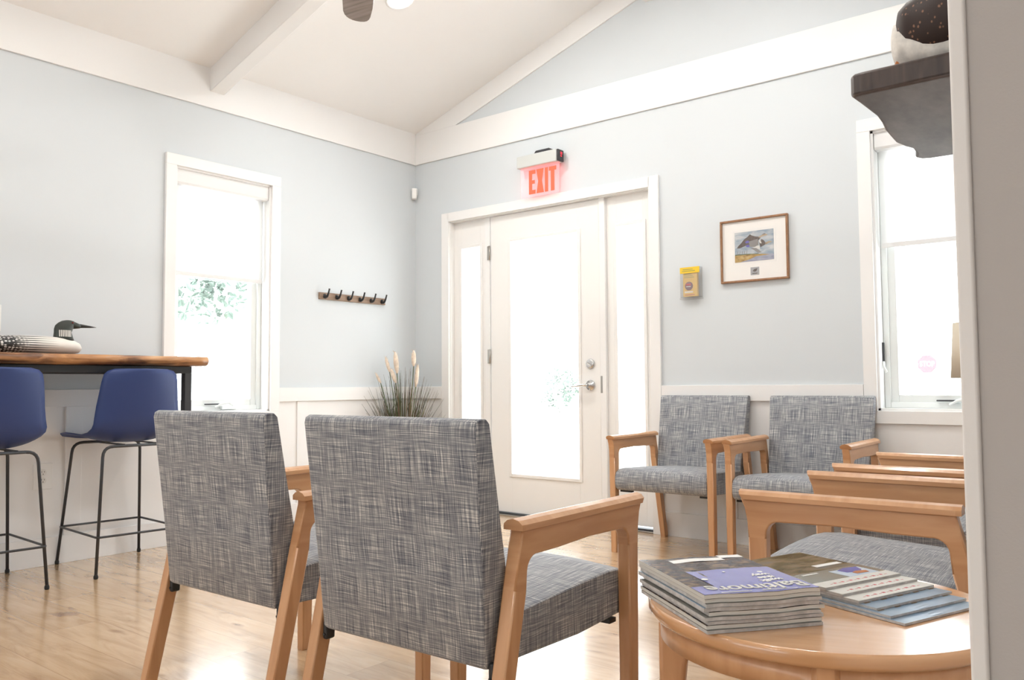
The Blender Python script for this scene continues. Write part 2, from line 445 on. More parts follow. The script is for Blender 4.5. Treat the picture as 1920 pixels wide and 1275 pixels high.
mb = MB().mat('near_wall_paint'); mb.box((-T, YB-.1, 0), (7.5, YB, 3.6)); S(mb.build('wall_rear', 'near_wall_paint'))
# sloped ceiling slabs
mb = MB().mat('ceiling_paint')
zc = 2.865
mb.prism([(-T, zc - SL*T), (RX, zc + SL*RX), (RX, zc+SL*RX+.12), (-T, zc-SL*T+.12)], 1, YB, T)
mb.prism([(RX, zc + SL*RX), (XR+T, zc), (7.6, zc), (7.6, zc+.12), (XR+T, zc+.12), (RX, zc+SL*RX+.12)], 1, YB, T)
S(mb.build('ceiling', 'ceiling_paint'))
# crown boards
mb = MB().mat('trim_white'); mb.box((0, YB, CRB), (.014, 0, CRT+.01), bev=.003); S(mb.build('trim_2', 'trim_white'))
mb = MB().mat('trim_white'); mb.box((0.014, -.014, CRB), (XR, 0, CRT-.004), bev=.003)
# sloped board under the ceiling on the gable wall
w = .125
def zceil(x): return zc + SL*min(x, 2*RX-x)
mb.prism([(.02, zceil(.02)+.01), (RX, zceil(RX)+.01), (2*RX-.02, zceil(.02)+.01), (2*RX-.02, zceil(.02)-w), (RX, zceil(RX)-w-.02), (.02, zceil(.02)-w-.02)], 1, -.012, 0)
S(mb.build('trim_3', 'trim_white'))
mb = MB().mat('trim_white'); mb.box((XR-.02, -3.66, CRB), (XR, 0, CRT+.01)); S(mb.build('trim_4', 'trim_white'))
# ridge beam and rafter beams
mb = MB().mat('trim_white'); mb.box((2.053, YB, 3.318), (2*RX-2.053, 0, 3.62), bev=.004); tag(S(mb.build('ridge_beam', 'trim_white')), 'white boxed ridge beam at the ceiling peak', 'beam')
def rafter(y0, y1):
    mb = MB().mat('trim_white')
    lo = 2.722; s = .30
    mb.prism([(0.0, lo), (RX, lo+s*RX), (RX, zceil(RX)+.02), (0, zceil(0)+.02)], 1, y0, y1, bev=.003)
    mb.prism([(2*RX, lo), (RX, lo+s*RX), (RX, zceil(RX)+.02), (2*RX, zceil(0)+.02)], 1, y0, y1, bev=.003)
    # shadow groove along the lower edge of the far face
    return mb
tag(S(rafter(-1.775, -1.680).build('rafter_beam', 'trim_white')), 'white boxed beam following the slope of the ceiling', 'beam')
tag(S(rafter(-5.0, -4.9).build('rafter_beam', 'trim_white')), 'white boxed ceiling beam behind the viewer', 'beam')

# wainscot
RT, RB = .902, .812
def wains(name, axis, s0, s1, stiles, skip=None):
    mb = MB().mat('wainscot_white')
    segs = [(s0, s1)] if not skip else [(s0, skip[0]), (skip[1], s1)]
    def bx(a, b, z0, z1, th, bev=.0015):
        if axis == 0: mb.box((a, -th, z0), (b, 0, z1), bev=bev)
        else: mb.box((0, a, z0), (th, b, z1), bev=bev)
    bx(s0, s1, 0, (skip[2] if skip else RB+.01), .004, 0)
    for a, b in segs:
        if skip: bx(a, b, 0, RB+.01, .0041, 0)
        bx(a, b, RB, RT, .020)
    bx(s0, s1, .0, .142, .016)
    for st in stiles: bx(st-.042, st+.042, .142, RB if not (skip and skip[0] < st < skip[1]) else skip[2], .0125)
    return S(mb.build(name, 'wainscot_white'))
wains('trim_5', 1, YB, 0, [-5.4, -4.68, -3.96, -3.25, -2.537, -1.80, -1.066, -.356], (-2.048, -1.257, .69))
wains('trim_6', 0, .0, .294, [.02])
wains('trim_7', 0, 2.133, XR, [2.56, 3.27, 4.2], (3.308, 4.12, .70))
mb = MB().mat('wainscot_white'); mb.box((XR-.004, -3.66, 0), (XR, 0, RB+.01)); mb.box((XR-.02, -3.66, RB), (XR, -.021, RT)); mb.box((XR-.016, -3.66, 0), (XR, -.02, .14)); S(mb.build('trim_8', 'wainscot_white'))

# ------------------------------------------------------------------ windows
def window(name, M, W, z0, z1, crank):
    # local: x along the wall 0..W, y = depth (negative into the room), z up
    mb = MB().mat('trim_white'); c = .066; th = .021
    mb.box((-c, -th, z0-c), (W+c, 0, z0), bev=.002); mb.box((-c, -th, z1), (W+c, 0, z1+c), bev=.002)
    mb.box((-c, -th, z0), (0, 0, z1), bev=.002); mb.box((W, -th, z0), (W+c, 0, z1), bev=.002)
    # jamb liners
    for a, b in (((-.002, -.004, z0), (.012, .15, z1)), ((W-.012, -.004, z0), (W+.002, .15, z1)), ((0, -.004, z0-.002), (W, .15, z0+.012)), ((0, -.004, z1-.012), (W, .15, z1+.002))): mb.box(a, b)
    o = S(mb.build(name, 'trim_white', M=M))
    f = MB().mat('vinyl_white'); e = .012
    fw = .030
    def fr(mb, x0, x1, a, b, w, y0, y1, bev=.003):
        mb.box((x0, y0, a), (x0+w, y1, b), bev=bev); mb.box((x1-w, y0, a), (x1, y1, b), bev=bev)
        mb.box((x0+w, y0, a), (x1-w, y1, a+w), bev=bev); mb.box((x0+w, y0, b-w), (x1-w, y1, b), bev=bev)
    fr(f, e, W-e, z0+e, z1-e, fw, .075, .15)
    f.build('window_frame', 'vinyl_white', o)
    sh = MB().mat('vinyl_white'); i = e+fw-.004
    fr(sh, i, W-i, z0+i, z1-i, .042, .088, .135)
    so = sh.build('sash', 'vinyl_white', o)
    g = MB().mat('window_glass'); j = i+.038; g.box((j, .110, z0+j), (W-j, .114, z1-j)); g.build('glass_pane', 'window_glass', o)
    k = MB().mat('vinyl_white')
    cx = W*crank
    k.box((cx-.05, .055, z0+e+.004), (cx+.05, .088, z0+e+.028), bev=.004)
    k.tube([(cx+.02, .05, z0+e+.03), (cx-.01, .04, z0+e+.05), (cx-.06, .045, z0+e+.042), (cx-.10, .05, z0+e+.02)], [.007, .008, .007, .005], 8)
    k.mat('graphite_metal').box((cx-.16, .06, z0+e+.036), (cx-.05, .075, z0+e+.044), bev=.002)
    k.build('crank', 'vinyl_white', o)
    return o
ML = Matrix(((0,-1,0,0),(1,0,0,WL[0]),(0,0,1,0),(0,0,0,1)))      # local x->+y, local y->-x
window('window_1', ML, WL[1]-WL[0], WL[2], WL[3], .62)
MR = Matrix.Translation((WR[0], 0, 0))
w2 = window('window_2', MR, WR[1]-WR[0], WR[2], WR[3], .62)
mb = MB().mat('graphite_metal'); mb.box((.012, .05, 1.02), (.022, .062, 1.12), bev=.002); mb.mat('vinyl_white').tube([(.018, .05, 1.02), (.022, .04, .99), (.035, .035, .965)], .006, 8)
mb.build('sash_lock', 'vinyl_white', w2)

def blind(label, M, W, ztop, zval, zbot):
    t = thing('roller_blind', label, 'blind', group='roller blinds at the windows'); t.matrix_world = M
    e = .014
    mb = MB().mat('blind_rail'); mb.prism([(0.004, ztop), (.07, ztop), (.07, zval), (.012, zval), (.004, zval+.012)], 0, e, W-e, bev=.002); mb.build('cassette', 'blind_rail', t)
    mb = MB().mat('shade_cloth'); mb.box((e+.012, .056, zbot+.01), (W-e-.012, .0566, zval+.03)); mb.build('shade_cloth', 'shade_cloth', t)
    mb = MB().mat('blind_rail'); mb.box((e+.01, .050, zbot-.012), (W-e-.01, .062, zbot+.014), bev=.003); mb.build('bottom_rail', 'blind_rail', t)
    return t
blind('white roller blind half lowered in the left wall window behind the bar counter', ML, WL[1]-WL[0], WL[3]-.012, 2.122, 1.592)
blind('white roller blind half lowered in the window right of the framed picture', MR, WR[1]-WR[0], WR[3]-.012, 2.128, 1.626)

# ------------------------------------------------------------------ entry door unit
DY = .03
def q(x): return x - (4.58-x)*.0066
mb = MB().mat('trim_white'); c0, c1, ct = .296, 2.131, 2.201; th = .02
mb.box((c0, -th, 0), (DR[0]+.006, 0, ct), bev=.002); mb.box((DR[1]-.006, -th, 0), (c1, 0, ct), bev=.002); mb.box((DR[0], -th, DR[3]-.006), (DR[1], 0, ct), bev=.002)
# jambs, mullions, head
mb.box((DR[0]-.002, -.004, 0), (DR[0]+.012, .15, DR[3])); mb.box((DR[1]-.012, -.004, 0), (DR[1]+.002, .15, DR[3])); mb.box((DR[0], -.004, DR[3]-.012), (DR[1], .15, DR[3]+.002))
mb.box((q(.712), DY-.004, 0), (q(.758), .15, DR[3]-.01), bev=.003); mb.box((q(1.692), DY-.012, 0), (q(1.735), .15, DR[3]-.01), bev=.003)
door = S(mb.build('door_1', 'trim_white'))
def lite_panel(mb, x0, x1, z0, z1, gx0, gx1, gz0, gz1, y0, y1):
    mb.box((x0, y0, z0), (gx0, y1, z1), bev=.002); mb.box((gx1, y0, z0), (x1, y1, z1), bev=.002)
    mb.box((gx0, y0, z0), (gx1, y1, gz0)); mb.box((gx0, y0, gz1), (gx1, y1, z1))
    # raised lip round the glass
    l = .022
    for a, b in (((gx0-l, gz0-l), (gx0+.002, gz1+l)), ((gx1-.002, gz0-l), (gx1+l, gz1+l)), ((gx0, gz0-l), (gx1, gz0+.002)), ((gx0, gz1-.002), (gx1, gz1+l))):
        mb.box((a[0], y0-.009, a[1]), (b[0], y0+.02, b[1]), bev=.004)
DT = 2.131
mb = MB().mat('door_white'); lite_panel(mb, q(.766), q(1.686), .022, DT-.006, q(.952), q(1.520), .290, 1.928, DY, DY+.045)
leaf = mb.build('door_leaf', 'door_white', door)
mb = MB().mat('window_glass'); mb.box((q(.950), DY+.02, .288), (q(1.522), DY+.026, 1.930)); mb.build('glass_pane', 'window_glass', leaf)
for nm, a, b, ga, gb, zb in (('sidelight', .373, .712, .478, .659, .62), ('sidelight', 1.735, 2.063, 1.812, 2.005, .30)):
    mb = MB().mat('door_white'); lite_panel(mb, q(a), q(b), .03, DR[3]-.012, q(ga), q(gb), .30, 1.928, DY+.012, DY+.05); s = mb.build(nm, 'door_white', door)
    mb = MB().mat('window_glass'); mb.box((q(ga)-.002, DY+.03, .298), (q(gb)+.002, DY+.036, 1.930)); mb.build('glass_pane', 'window_glass', s)
mb = MB().mat('sign_end'); mb.box((DR[0]+.012, .01, .0), (DR[1]-.012, .15, .018)); mb.mat('hinge_steel').box((DR[0]+.012, -.012, 0), (DR[1]-.012, .01, .010), bev=.002); mb.build('threshold', 'sign_end', door)
for z in (1.866, 1.116, .377):
    mb = MB().mat('hinge_steel'); mb.box((q(.738), DY-.008, z-.05), (q(.760), DY-.001, z+.05)); mb.tube([(q(.762), DY-.010, z-.051), (q(.762), DY-.010, z+.051)], .007, 10); mb.build('hinge', 'hinge_steel', leaf)
hx = q(1.612); hy = DY
mb = MB().mat('steel'); mb.lathe([(.033, hy+.001), (.035, hy-.006), (.033, hy-.013), (.017, hy-.016), (.014, hy-.048)][::1], 28, (hx, 0, .905), axis=1)
mb.tube([(hx+.004, hy-.045, .905), (hx-.03, hy-.052, .906), (hx-.07, hy-.055, .902), (hx-.115, hy-.050, .898), (hx-.142, hy-.044, .896)], [.011, .011, .0105, .009, .006], 12, flat=.8); mb.build('lever_handle', 'steel', leaf)
mb = MB().mat('steel'); mb.lathe([(.032, hy+.001), (.033, hy-.008), (.028, hy-.014), (.022, hy-.016)], 28, (hx, 0, 1.045), axis=1); mb.box((hx-.021, hy-.034, 1.036), (hx+.021, hy-.014, 1.046), bev=.004, M=Matrix.Translation((hx,0,1.045)) @ Matrix.Rotation(.5, 4, 'Y') @ Matrix.Translation((-hx,0,-1.045))); mb.build('deadbolt', 'steel', leaf)
mb = MB().mat('hinge_steel'); mb.box((q(1.694), DY-.0135, .855), (q(1.708), DY-.011, .965)); mb.build('strike_plate', 'hinge_steel', door)

# ------------------------------------------------------------------ exit sign
t = thing('exit_sign', 'red EXIT sign with clear plate mounted above the entry door', 'sign', (1.24, -.001, 2.4))
y0 = -.085
mb = MB().mat('sign_housing'); mb.box((-.165, y0, .0), (.172, -.012, .084), bev=.006); mb.build('housing', 'sign_housing', t)
mb = MB().mat('sign_end'); mb.box((.1715, y0+.002, .002), (.186, -.014, .082), bev=.006); ec = mb.build('end_cap', 'sign_end', t)
mb = MB().mat('led_red'); mb.box((.184, -.055, .048), (.1875, -.035, .066), bev=.002); mb.box((.184, -.055, .034), (.1875, -.04, .042), bev=.001); mb.build('indicator_light', 'led_red', ec)
mb = MB().mat('sign_end'); mb.prism([(-.03, .083), (.11, .083), (.10, .105), (-.01, .105)], 1, -.07, 0.0, bev=.003); mb.build('mounting_canopy', 'sign_end', t)
mb = MB().mat('sign_housing'); mb.box((-.02, -.014, .02), (.1, 0.0, .07)); mb.build('mounting_arm', 'sign_housing', t)
mb = MB().mat('edge_lit_acrylic'); mb.box((-.152, -.052, -.205), (.172, -.046, .004), bev=.002); pl_ = mb.build('acrylic_plate', 'edge_lit_acrylic', t)
def let(ch, x0, w, h=.165, z0=-.185):
    st = .030 if ch != 'I' else w
    P = []
    if ch == 'E': P = [((0,0),(st*.9,h)), ((st*.85,0),(w,st*.9)), ((st*.85,h/2-st*.42),(w*.88,h/2+st*.42)), ((st*.85,h-st*.9),(w,h))]
    if ch == 'I': P = [((0,0),(w,h))]
    if ch == 'T': P = [((0,h-st*.9),(w,h)), ((w/2-st/2,0),(w/2+st/2,h-st*.85))]
    m = MB().mat('exit_red')
    for a, b in P: m.box((x0+a[0], -.054, z0+a[1]), (x0+b[0], -.0515, z0+b[1]))
    if ch == 'X':
        m.prism([(x0, z0), (x0+st*1.05, z0), (x0+w, z0+h), (x0+w-st*1.05, z0+h)], 1, -.054, -.0515)
        m.prism([(x0+w-st*1.05, z0), (x0+w, z0), (x0+st*1.05, z0+h), (x0, z0+h)], 1, -.0541, -.0514)
    return m
for ch, x0, w_ in (('E', -.082, .056), ('X', -.018, .062), ('I', .054, .026), ('T', .088, .060)):
    let(ch, x0, w_).build('letter', 'exit_red', pl_)

# ------------------------------------------------------------------ wall things
# motion sensor in the corner
t = thing('motion_sensor', 'small white corner motion sensor high on the wall', 'sensor', (.028, -.028, 2.395), -PI/4)
mb = MB().mat('plastic_white'); mb.box((-.028, -.028, -.044), (.028, .012, .04), bev=.008, seg=3); b_ = mb.build('housing', 'plastic_white', t)
mb = MB().mat('slot_dark'); mb.box((-.002, -.0287, .012), (.002, -.0275, .018)); mb.build('indicator_light', 'slot_dark', b_)
mb = MB().mat('plastic_white'); mb.prism([(-.038, .015), (.038, .015), (.026, .003), (-.026, .003)], 2, -.02, .03); mb.build('corner_bracket', 'plastic_white', t)

# coat hooks
t = thing('coat_rack', 'brown wooden coat rack with six empty black hooks', 'coat rack', (-.001, -.63, 1.532))
mb = MB().mat('hook_board'); mb.box((0.0, -.302, -.024), (.018, .302, .024), bev=.002); mb.build('board', 'hook_board', t)
for k in range(6):
    y = -.262 + k*.1055
    mb = MB().mat('black_metal')
    mb.tube([(.017, y, -.004), (.024, y, -.007), (.034, y, -.010), (.048, y, -.004), (.060, y, .014), (.068, y, .036), (.072, y, .046)], [.013, .012, .009, .008, .0065, .0055, .006], 10)
    mb.tube([(.0175, y, .006), (.0225, y, .004)], .011, 12)
    mb.build('hook', 'black_metal', t)

# picture
t = thing('framed_picture', 'wood-framed print of two flying geese on the blue-grey wall', 'picture', (2.733, 0, 1.6715))
W2, H2 = .200, .182; fw = .012; fd = -.024
mb = MB().mat('frame_wood')
for a, b in (((-W2, -H2), (W2, -H2+fw)), ((-W2, H2-fw), (W2, H2)), ((-W2, -H2+fw), (-W2+fw, H2-fw)), ((W2-fw, -H2+fw), (W2, H2-fw))): mb.box((a[0], fd, a[1]), (b[0], 0, b[1]), bev=.003)
mb.build('frame', 'frame_wood', t)
mb = MB().mat('mat_board'); mb.box((-W2+fw-.002, -.012, -H2+fw-.002), (W2-fw+.002, -.004, H2-fw+.002))
for a, b in (((-.125, -.078), (.128, -.076)), ((-.125, .115), (.128, .117)), ((-.125, -.078), (-.123, .117)), ((.126, -.078), (.128, .117))): mb.mat('blind_rail').box((a[0], -.0128, a[1]), (b[0], -.0119, b[1]))
mt = mb.build('mat_board', 'mat_board', t)
pr = MB(); X0, X1, Z0, Z1 = -.114, .116, -.066, .107
def lay(mat, pts, y): pr.mat(mat).poly([(X0+(X1-X0)*a, y, Z0+(Z1-Z0)*b) for a, b in pts][::1])
pr.mat('art_sky').box((X0, -.0132, Z0), (X1, -.0118, Z1))
lay('art_water', [(0,0),(1,0),(1,.18),(.72,.20),(0,.20)], -.0134)
lay('art_land', [(0,0),(.12,.0),(.38,.07),(.55,.15),(.9,.17),(.72,.21),(.4,.24),(0,.24)], -.0136)
lay('grass_green', [(0,.235),(.3,.235),(.62,.215),(.62,.232),(.3,.262),(.2,.258),(.1,.272),(0,.262)], -.01365)
lay('goose_brown', [(.055,.47),(.10,.56),(.17,.63),(.24,.74),(.34,.82),(.40,.90),(.44,.86),(.53,.81),(.62,.79),(.68,.74),(.62,.68),(.60,.56),(.50,.50),(.38,.53),(.28,.53),(.14,.47)], -.0138)
lay('goose_grey', [(.36,.66),(.60,.72),(.62,.52),(.52,.46),(.40,.48)], -.0139)
lay('goose_blue', [(.27,.66),(.33,.70),(.38,.68),(.37,.62),(.30,.61)], -.0140)
lay('goose_blue', [(.28,.54),(.37,.56),(.39,.48),(.32,.48)], -.0140)
lay('goose_tan', [(.62,.78),(.70,.83),(.76,.86),(.82,.85),(.86,.81),(.78,.79),(.70,.77),(.64,.745)], -.0139)
lay('goose_brown', [(.70,.835),(.76,.872),(.80,.865),(.80,.845)], -.0141)
lay('goose_brown', [(.64,.58),(.70,.70),(.76,.64),(.80,.56),(.78,.50),(.70,.45),(.66,.44)], -.0138)
lay('goose_tan', [(.78,.56),(.86,.60),(.90,.61),(.97,.575),(.88,.54),(.80,.50)], -.0139)
lay('goose_white', [(.62,.66),(.66,.68),(.70,.56),(.66,.56)], -.0140)
lay('goose_white', [(.45,.47),(.64,.50),(.66,.36),(.56,.40)], -.0137)
lay('goose_grey', [(.40,.45),(.56,.42),(.70,.26),(.60,.25),(.50,.36)], -.01395)
for k in range(5): lay('goose_grey', [(.06+.06*k,.26),(.075+.06*k,.26),(.09+.06*k,.38+.03*math.sin(k*2)),(.07+.06*k,.36)], -.0138)
pr.build('bird_print', 'art_sky', mt)
mb = MB().mat('stamp_grey'); mb.box((-.022, -.0135, -.146), (.028, -.0118, -.101)); mb.mat('goose_brown').poly([(-.010, -.0137, -.122), (.0, -.0137, -.112), (.02, -.0137, -.108), (.012, -.0137, -.125), (0, -.0137, -.128)]); mb.box((-.012, -.0137, -.139), (.018, -.0134, -.134)); mb.build('stamp', 'stamp_grey', mt)
glass('picture_glass', refl=.03)
mb = MB().mat('picture_glass'); mb.box((-W2+fw, -.0165, -H2+fw), (W2-fw, -.0155, H2-fw)); mb.build('glass_pane', 'picture_glass', t)

# leaflet holder
t = thing('leaflet_holder', 'clear acrylic leaflet holder on the wall left of the picture', 'holder', (2.344, .002, 1.515))
mb = MB().mat('acrylic'); a, h = .064, .09
mb.box((-a, -.004, -h), (a, -.001, h)); mb.box((-a, -.040, -h), (a, -.037, h*.99)); mb.box((-a, -.037, -h), (-a+.003, -.004, h)); mb.box((a-.003, -.037, -h), (a, -.004, h)); mb.box((-a, -.037, -h), (a, -.004, -h+.003))
mb.box((-a-.004, -.042, -h-.012), (a+.004, -.002, -h-.002), bev=.003)
mb.build('clear_box', 'acrylic', t)
mb = MB().mat('yellow_bright'); mb.box((-a+.001, -.0412, h-.036), (a-.001, -.0402, h))
for k, (x0, x1) in enumerate(((-.045, .02), (-.05, .035))): mb.mat('olive_ink').box((x0, -.0416, h-.016-k*.010), (x1, -.0411, h-.011-k*.010))
mb.build('header_card', 'yellow_bright', t)
for k in range(3):
    l = thing('leaflet', ['yellow leaflet at the front of the clear wall holder', 'yellow leaflet in the middle of the clear wall holder', 'yellow leaflet at the back of the clear wall holder'][k], 'leaflet', (2.344, -.034+k*.008, 1.430), 0, 'leaflets in the wall holder')
    mb = MB().mat('yellow_card'); mb.box((-.046, 0, 0), (.046, .0015, .145)); mb.build('card', 'yellow_card', l)
    mb = MB().mat('maroon').lathe([(.026, -.0008), (.026, -.0001)], 28, (-.008, 0, .062), axis=1)
    mb.mat('red_ink').box((-.026, -.0012, .066), (.004, -.0007, .076)); mb.mat('paper_white').box((-.026, -.0012, .057), (.004, -.0007, .061))
    mb.mat('paper_white').box((-.036, -.0008, .022), (.018, -.0001, .031)); mb.mat('olive_ink')
    for r in range(3): mb.box((-.038, -.0008, .112+r*.010), (.026-r*.008, -.0001, .116+r*.010))
    mb.mat('red_ink').box((-.036, -.0008, .008), (.028, -.0001, .012)); mb.build('cover_print', 'maroon', l)

# outlet and switch on the left wall
def plate(label, cat, name, y, z, kind):
    t = thing(name, label, cat, (.0045 if kind == 'outlet' else 0, y, z))
    mb = MB().mat('plastic_white'); mb.box((0, -.046, -.066), (.006, .046, .066), bev=.002); mb.build('face_plate', 'plastic_white', t)
    if kind == 'outlet':
        for s in (-1, 1):
            mb = MB().mat('cream_plastic'); mb.lathe([(.0175, .0055), (.0175, .0072), (.0165, .008)], 24, (0, 0, s*.020), axis=0); so = mb.build('socket', 'cream_plastic', t)
            mb = MB().mat('slot_dark'); mb.box((.0078, -.008, s*.02), (.0084, -.006, s*.02+.008)); mb.box((.0078, .005, s*.02), (.0084, .007, s*.02+.008)); mb.lathe([(.0025, .0078), (.0025, .0084)], 10, (0, 0, s*.02-.008), axis=0); mb.build('slots', 'slot_dark', so)
    else:
        mb = MB().mat('cream_plastic'); mb.box((.005, -.016, -.033), (.009, .016, .033), bev=.002); mb.build('rocker', 'cream_plastic', t)
plate('white double power outlet low on the panelled wall behind the stools', 'outlet', 'power_outlet', -2.686, .456, 'outlet')
plate('white wall switch plate above the bar counter at the left edge', 'switch', 'light_switch', -2.944, 1.262, 'switch')

# ------------------------------------------------------------------ armchairs
CW, HA = .284, .632
def make_chair(label, group):
    t = thing('armchair', label, 'chair', group=group)
    tx = .017
    for s in (-1, 1):
        x0, x1 = s*CW-tx, s*CW+tx
        # armrest: bridge with rounded inner corners and a flared front
        P = [(.044, HA-.022), (.034, HA-.045), (.028, HA-.075), (.025, HA-.12), (-.023, HA-.12)]
        P += arc(-.055, HA-.108, .032, -2, 90, 6)
        P += [(-.20, HA-.073), (-.33, HA-.078)]
        P += arc(-.412, HA-.112, .034, 80, 172, 6)
        P += [(-.4500, HA-.155), (-.4905, HA-.142), (-.462, HA-.022)]
        mb = MB().mat('beech_arm'); mb.prism(P, 0, x0, x1, bev=.004, skip=[(.025, HA-.12), (-.023, HA-.12), (-.4500, HA-.155), (-.4905, HA-.142)]); arm = mb.build('armrest', 'beech_arm', t)
        # thumb-rounded top cap
        cw = .026
        prof = [(s*CW-cw, HA-.022), (s*CW+cw, HA-.022), (s*CW+cw, HA-.010), (s*CW+cw*.6, HA-.002), (s*CW, HA+.0015), (s*CW-cw*.6, HA-.002), (s*CW-cw, HA-.010)]
        mb = MB().mat('beech_arm')
        rr = []
        for y, k, dz in ((.050, .96, 0), (.046, 1, 0), (-.2, 1, -.003), (-.462, 1, 0), (-.474, .94, 0)):
            rr.append([(s*CW+(px_-s*CW)*k, y + (0 if y < 0 else (pz-HA)*.6), pz+dz*0) for px_, pz in prof])
        mb.rings(rr, smooth=False); mb.build('arm_cap', 'beech_arm', arm)
        # front leg
        mb = MB().mat('beech'); mb.prism([(.025, HA-.12), (-.023, HA-.12), (-.020, .0), (.016, .0)], 0, x0, x1, bev=.004, skip=[(.025, HA-.12), (-.023, HA-.12)]); mb.build('leg', 'beech', t)
        # rear leg, raked backwards
        mb = MB().mat('beech'); mb.prism([(-.4500, HA-.155), (-.4905, HA-.142), (-.598, .0), (-.560, .0)], 0, x0, x1, bev=.004, skip=[(-.4500, HA-.155), (-.4905, HA-.142)]); mb.build('leg', 'beech', t)
    # seat cushion, rounded front
    S0 = []
    prof = [(-.47, .405), (-.47, .335), (-.2, .328), (.005, .338), (.022, .350), (.030, .375), (.029, .41), (.018, .434), (-.005, .447), (-.06, .452), (-.3, .440), (-.42, .432), (-.46, .425)]
    mb = MB().mat('tweed'); rr = []
    for x, k in ((-.266, .93), (-.264, .97), (-.255, 1), (0, 1.0), (.255, 1), (.264, .97), (.266, .93)):
        ctr = (-.22, .39); crown = .012 if abs(x) < .1 else 0
        rr.append([(x, ctr[0]+(y-ctr[0])*(1-(1-k)*.4), ctr[1]+(z-ctr[1])*k + (crown if z > .42 else 0)) for y, z in prof])
    rr.insert(3, [(-.14, y, z+(.009 if z > .42 else 0)) for y, z in prof]); rr.insert(5, [(.14, y, z+(.009 if z > .42 else 0)) for y, z in prof])
    mb.rings(rr); seat = mb.build('seat', 'tweed', t)
    # backrest wedge: rear face raked, thicker at the bottom
    rear = [(-.528, .332), (-.5645, .70), (-.578, .825)]
    front = [(-.535, .838), (-.500, .70), (-.452, .50), (-.442, .42), (-.448, .345)]
    prof = [(-.519, .330), (-.5285, .338), (-.545, .52), (-.5645, .70), (-.5775, .825), (-.574, .838), (-.563, .8435), (-.545, .843), (-.534, .834), (-.515, .75), (-.492, .65), (-.466, .54), (-.448, .45), (-.441, .38), (-.446, .343), (-.46, .332)]
    mb = MB().mat('tweed'); rr = []
    def bw(z): return .252 + .018*min(1, (z-.33)/.5)
    for k, sh in ((-1, .86), (-.993, .95), (-.965, 1), (-.4, 1.0), (.4, 1), (.965, 1), (.993, .95), (1, .86)):
        r = []
        for y, z in prof:
            cy, cz = -.508, .59
            r.append((k*bw(z), cy - .25*(z-.59)*.0 + (y-cy)*1 if sh == 1 else (y + ((-.5-.12*(z-.59)) - y)*(1-sh)), z if sh == 1 else cz+(z-cz)*(1-(1-sh)*.06)))
        rr.append(r)
    mb.rings(rr); mb.build('backrest', 'tweed', t)
    # dark steel rails under the seat and fixing brackets
    for s in (-1, 1):
        mb = MB().mat('black_metal'); mb.box((s*.20, -.065, .322), (s*.268, -.035, .333)); mb.build('seat_rail', 'black_metal', t)
    for s in (-1, 1):
        mb = MB().mat('black_metal'); mb.box((s*.2505, -.519, .300), (s*.2665, -.49, .345), bev=.006, seg=3); mb.tube([(s*.258, -.518, .313), (s*.258, -.5215, .313)], .0035, 10); mb.build('bracket', 'black_metal', t)
    return t
GR = 'grey tweed armchairs in the waiting room'
ch = make_chair('grey tweed armchair seen from behind at right, nearest the magazine table', GR)
ch.location = (3.198, -2.699, 0); ch.rotation_euler.z = math.radians(1.1)
dup(ch, (2.460, -2.684, 0), math.radians(1.0), 'grey tweed armchair seen from behind at left, in front of the blue stools', GR)
dup(ch, (2.440, -.603, 0), math.radians(181.2), 'grey tweed armchair against the back wall beside the entry door', GR)
dup(ch, (3.113, -.603, 0), math.radians(181.2), 'grey tweed armchair against the back wall beneath the right window edge', GR)
dup(ch, (3.708, -2.137, 0), math.radians(91.8), 'grey tweed armchair in the right row directly behind the magazine table', GR)
dup(ch, (3.680, -1.275, 0), math.radians(90.7), 'grey tweed armchair in the right row farther from the magazine table', GR)

# ------------------------------------------------------------------ round tables
def round_table(label, loc, R, H, rot):
    t = thing('round_table', label, 'table', loc, rot)
    mb = MB().mat('beech_top'); mb.lathe([(R-.02, H-.028), (R-.006, H-.026), (R, H-.018), (R, H-.006), (R-.003, H-.001), (R-.006, H)], 96); top = mb.build('tabletop', 'beech_top', t)
    # curved apron between the legs
    mb = MB().mat('beech'); n = 96; rr = []
    ri = R-.022
    for k in range(n):
        a = 2*PI*k/n; f = abs((((a*4/(2*PI)) % 1) - .5)*2)      # 0 mid-apron, 1 at leg
        zl = H-.070 - .030*f**9
        rr.append([(ri*math.cos(a), ri*math.sin(a), H-.027), (ri*math.cos(a), ri*math.sin(a), zl), ((ri-.02)*math.cos(a), (ri-.02)*math.sin(a), zl), ((ri-.02)*math.cos(a), (ri-.02)*math.sin(a), H-.027)])
    rr.append(rr[0])
    mb.rings(rr, cap=False); bmesh.ops.remove_doubles(mb.bm, verts=mb.bm.verts, dist=1e-5); mb.build('apron', 'beech', t)
    for k in range(4):
        a = 2*PI*k/4
        M = Matrix.Rotation(a, 4, 'Z')
        # leg outline in the radial/vertical plane, curving inwards under the top
        P = [(R-.020, 0), (R-.017, H-.15), (R-.017, H-.027), (R-.125, H-.027), (R-.118, H-.055), (R-.100, H-.075), (R-.082, H-.10), (R-.070, H-.14), (R-.064, H-.20), (R-.058, 0)]
        mb = MB().mat('beech'); mb.prism(P, 1, -.022, .022, bev=.009, seg=3, M=M); mb.build('leg', 'beech', t)
    return t
TC = (4.037, -2.925); TR = .318; TH = .50
round_table('round beech side table in the right foreground covered with magazines', (*TC, 0), TR, TH, math.radians(20))
round_table('round beech corner table under the right window carrying the lamp', (3.99, -.46, 0), .30, .50, .35)

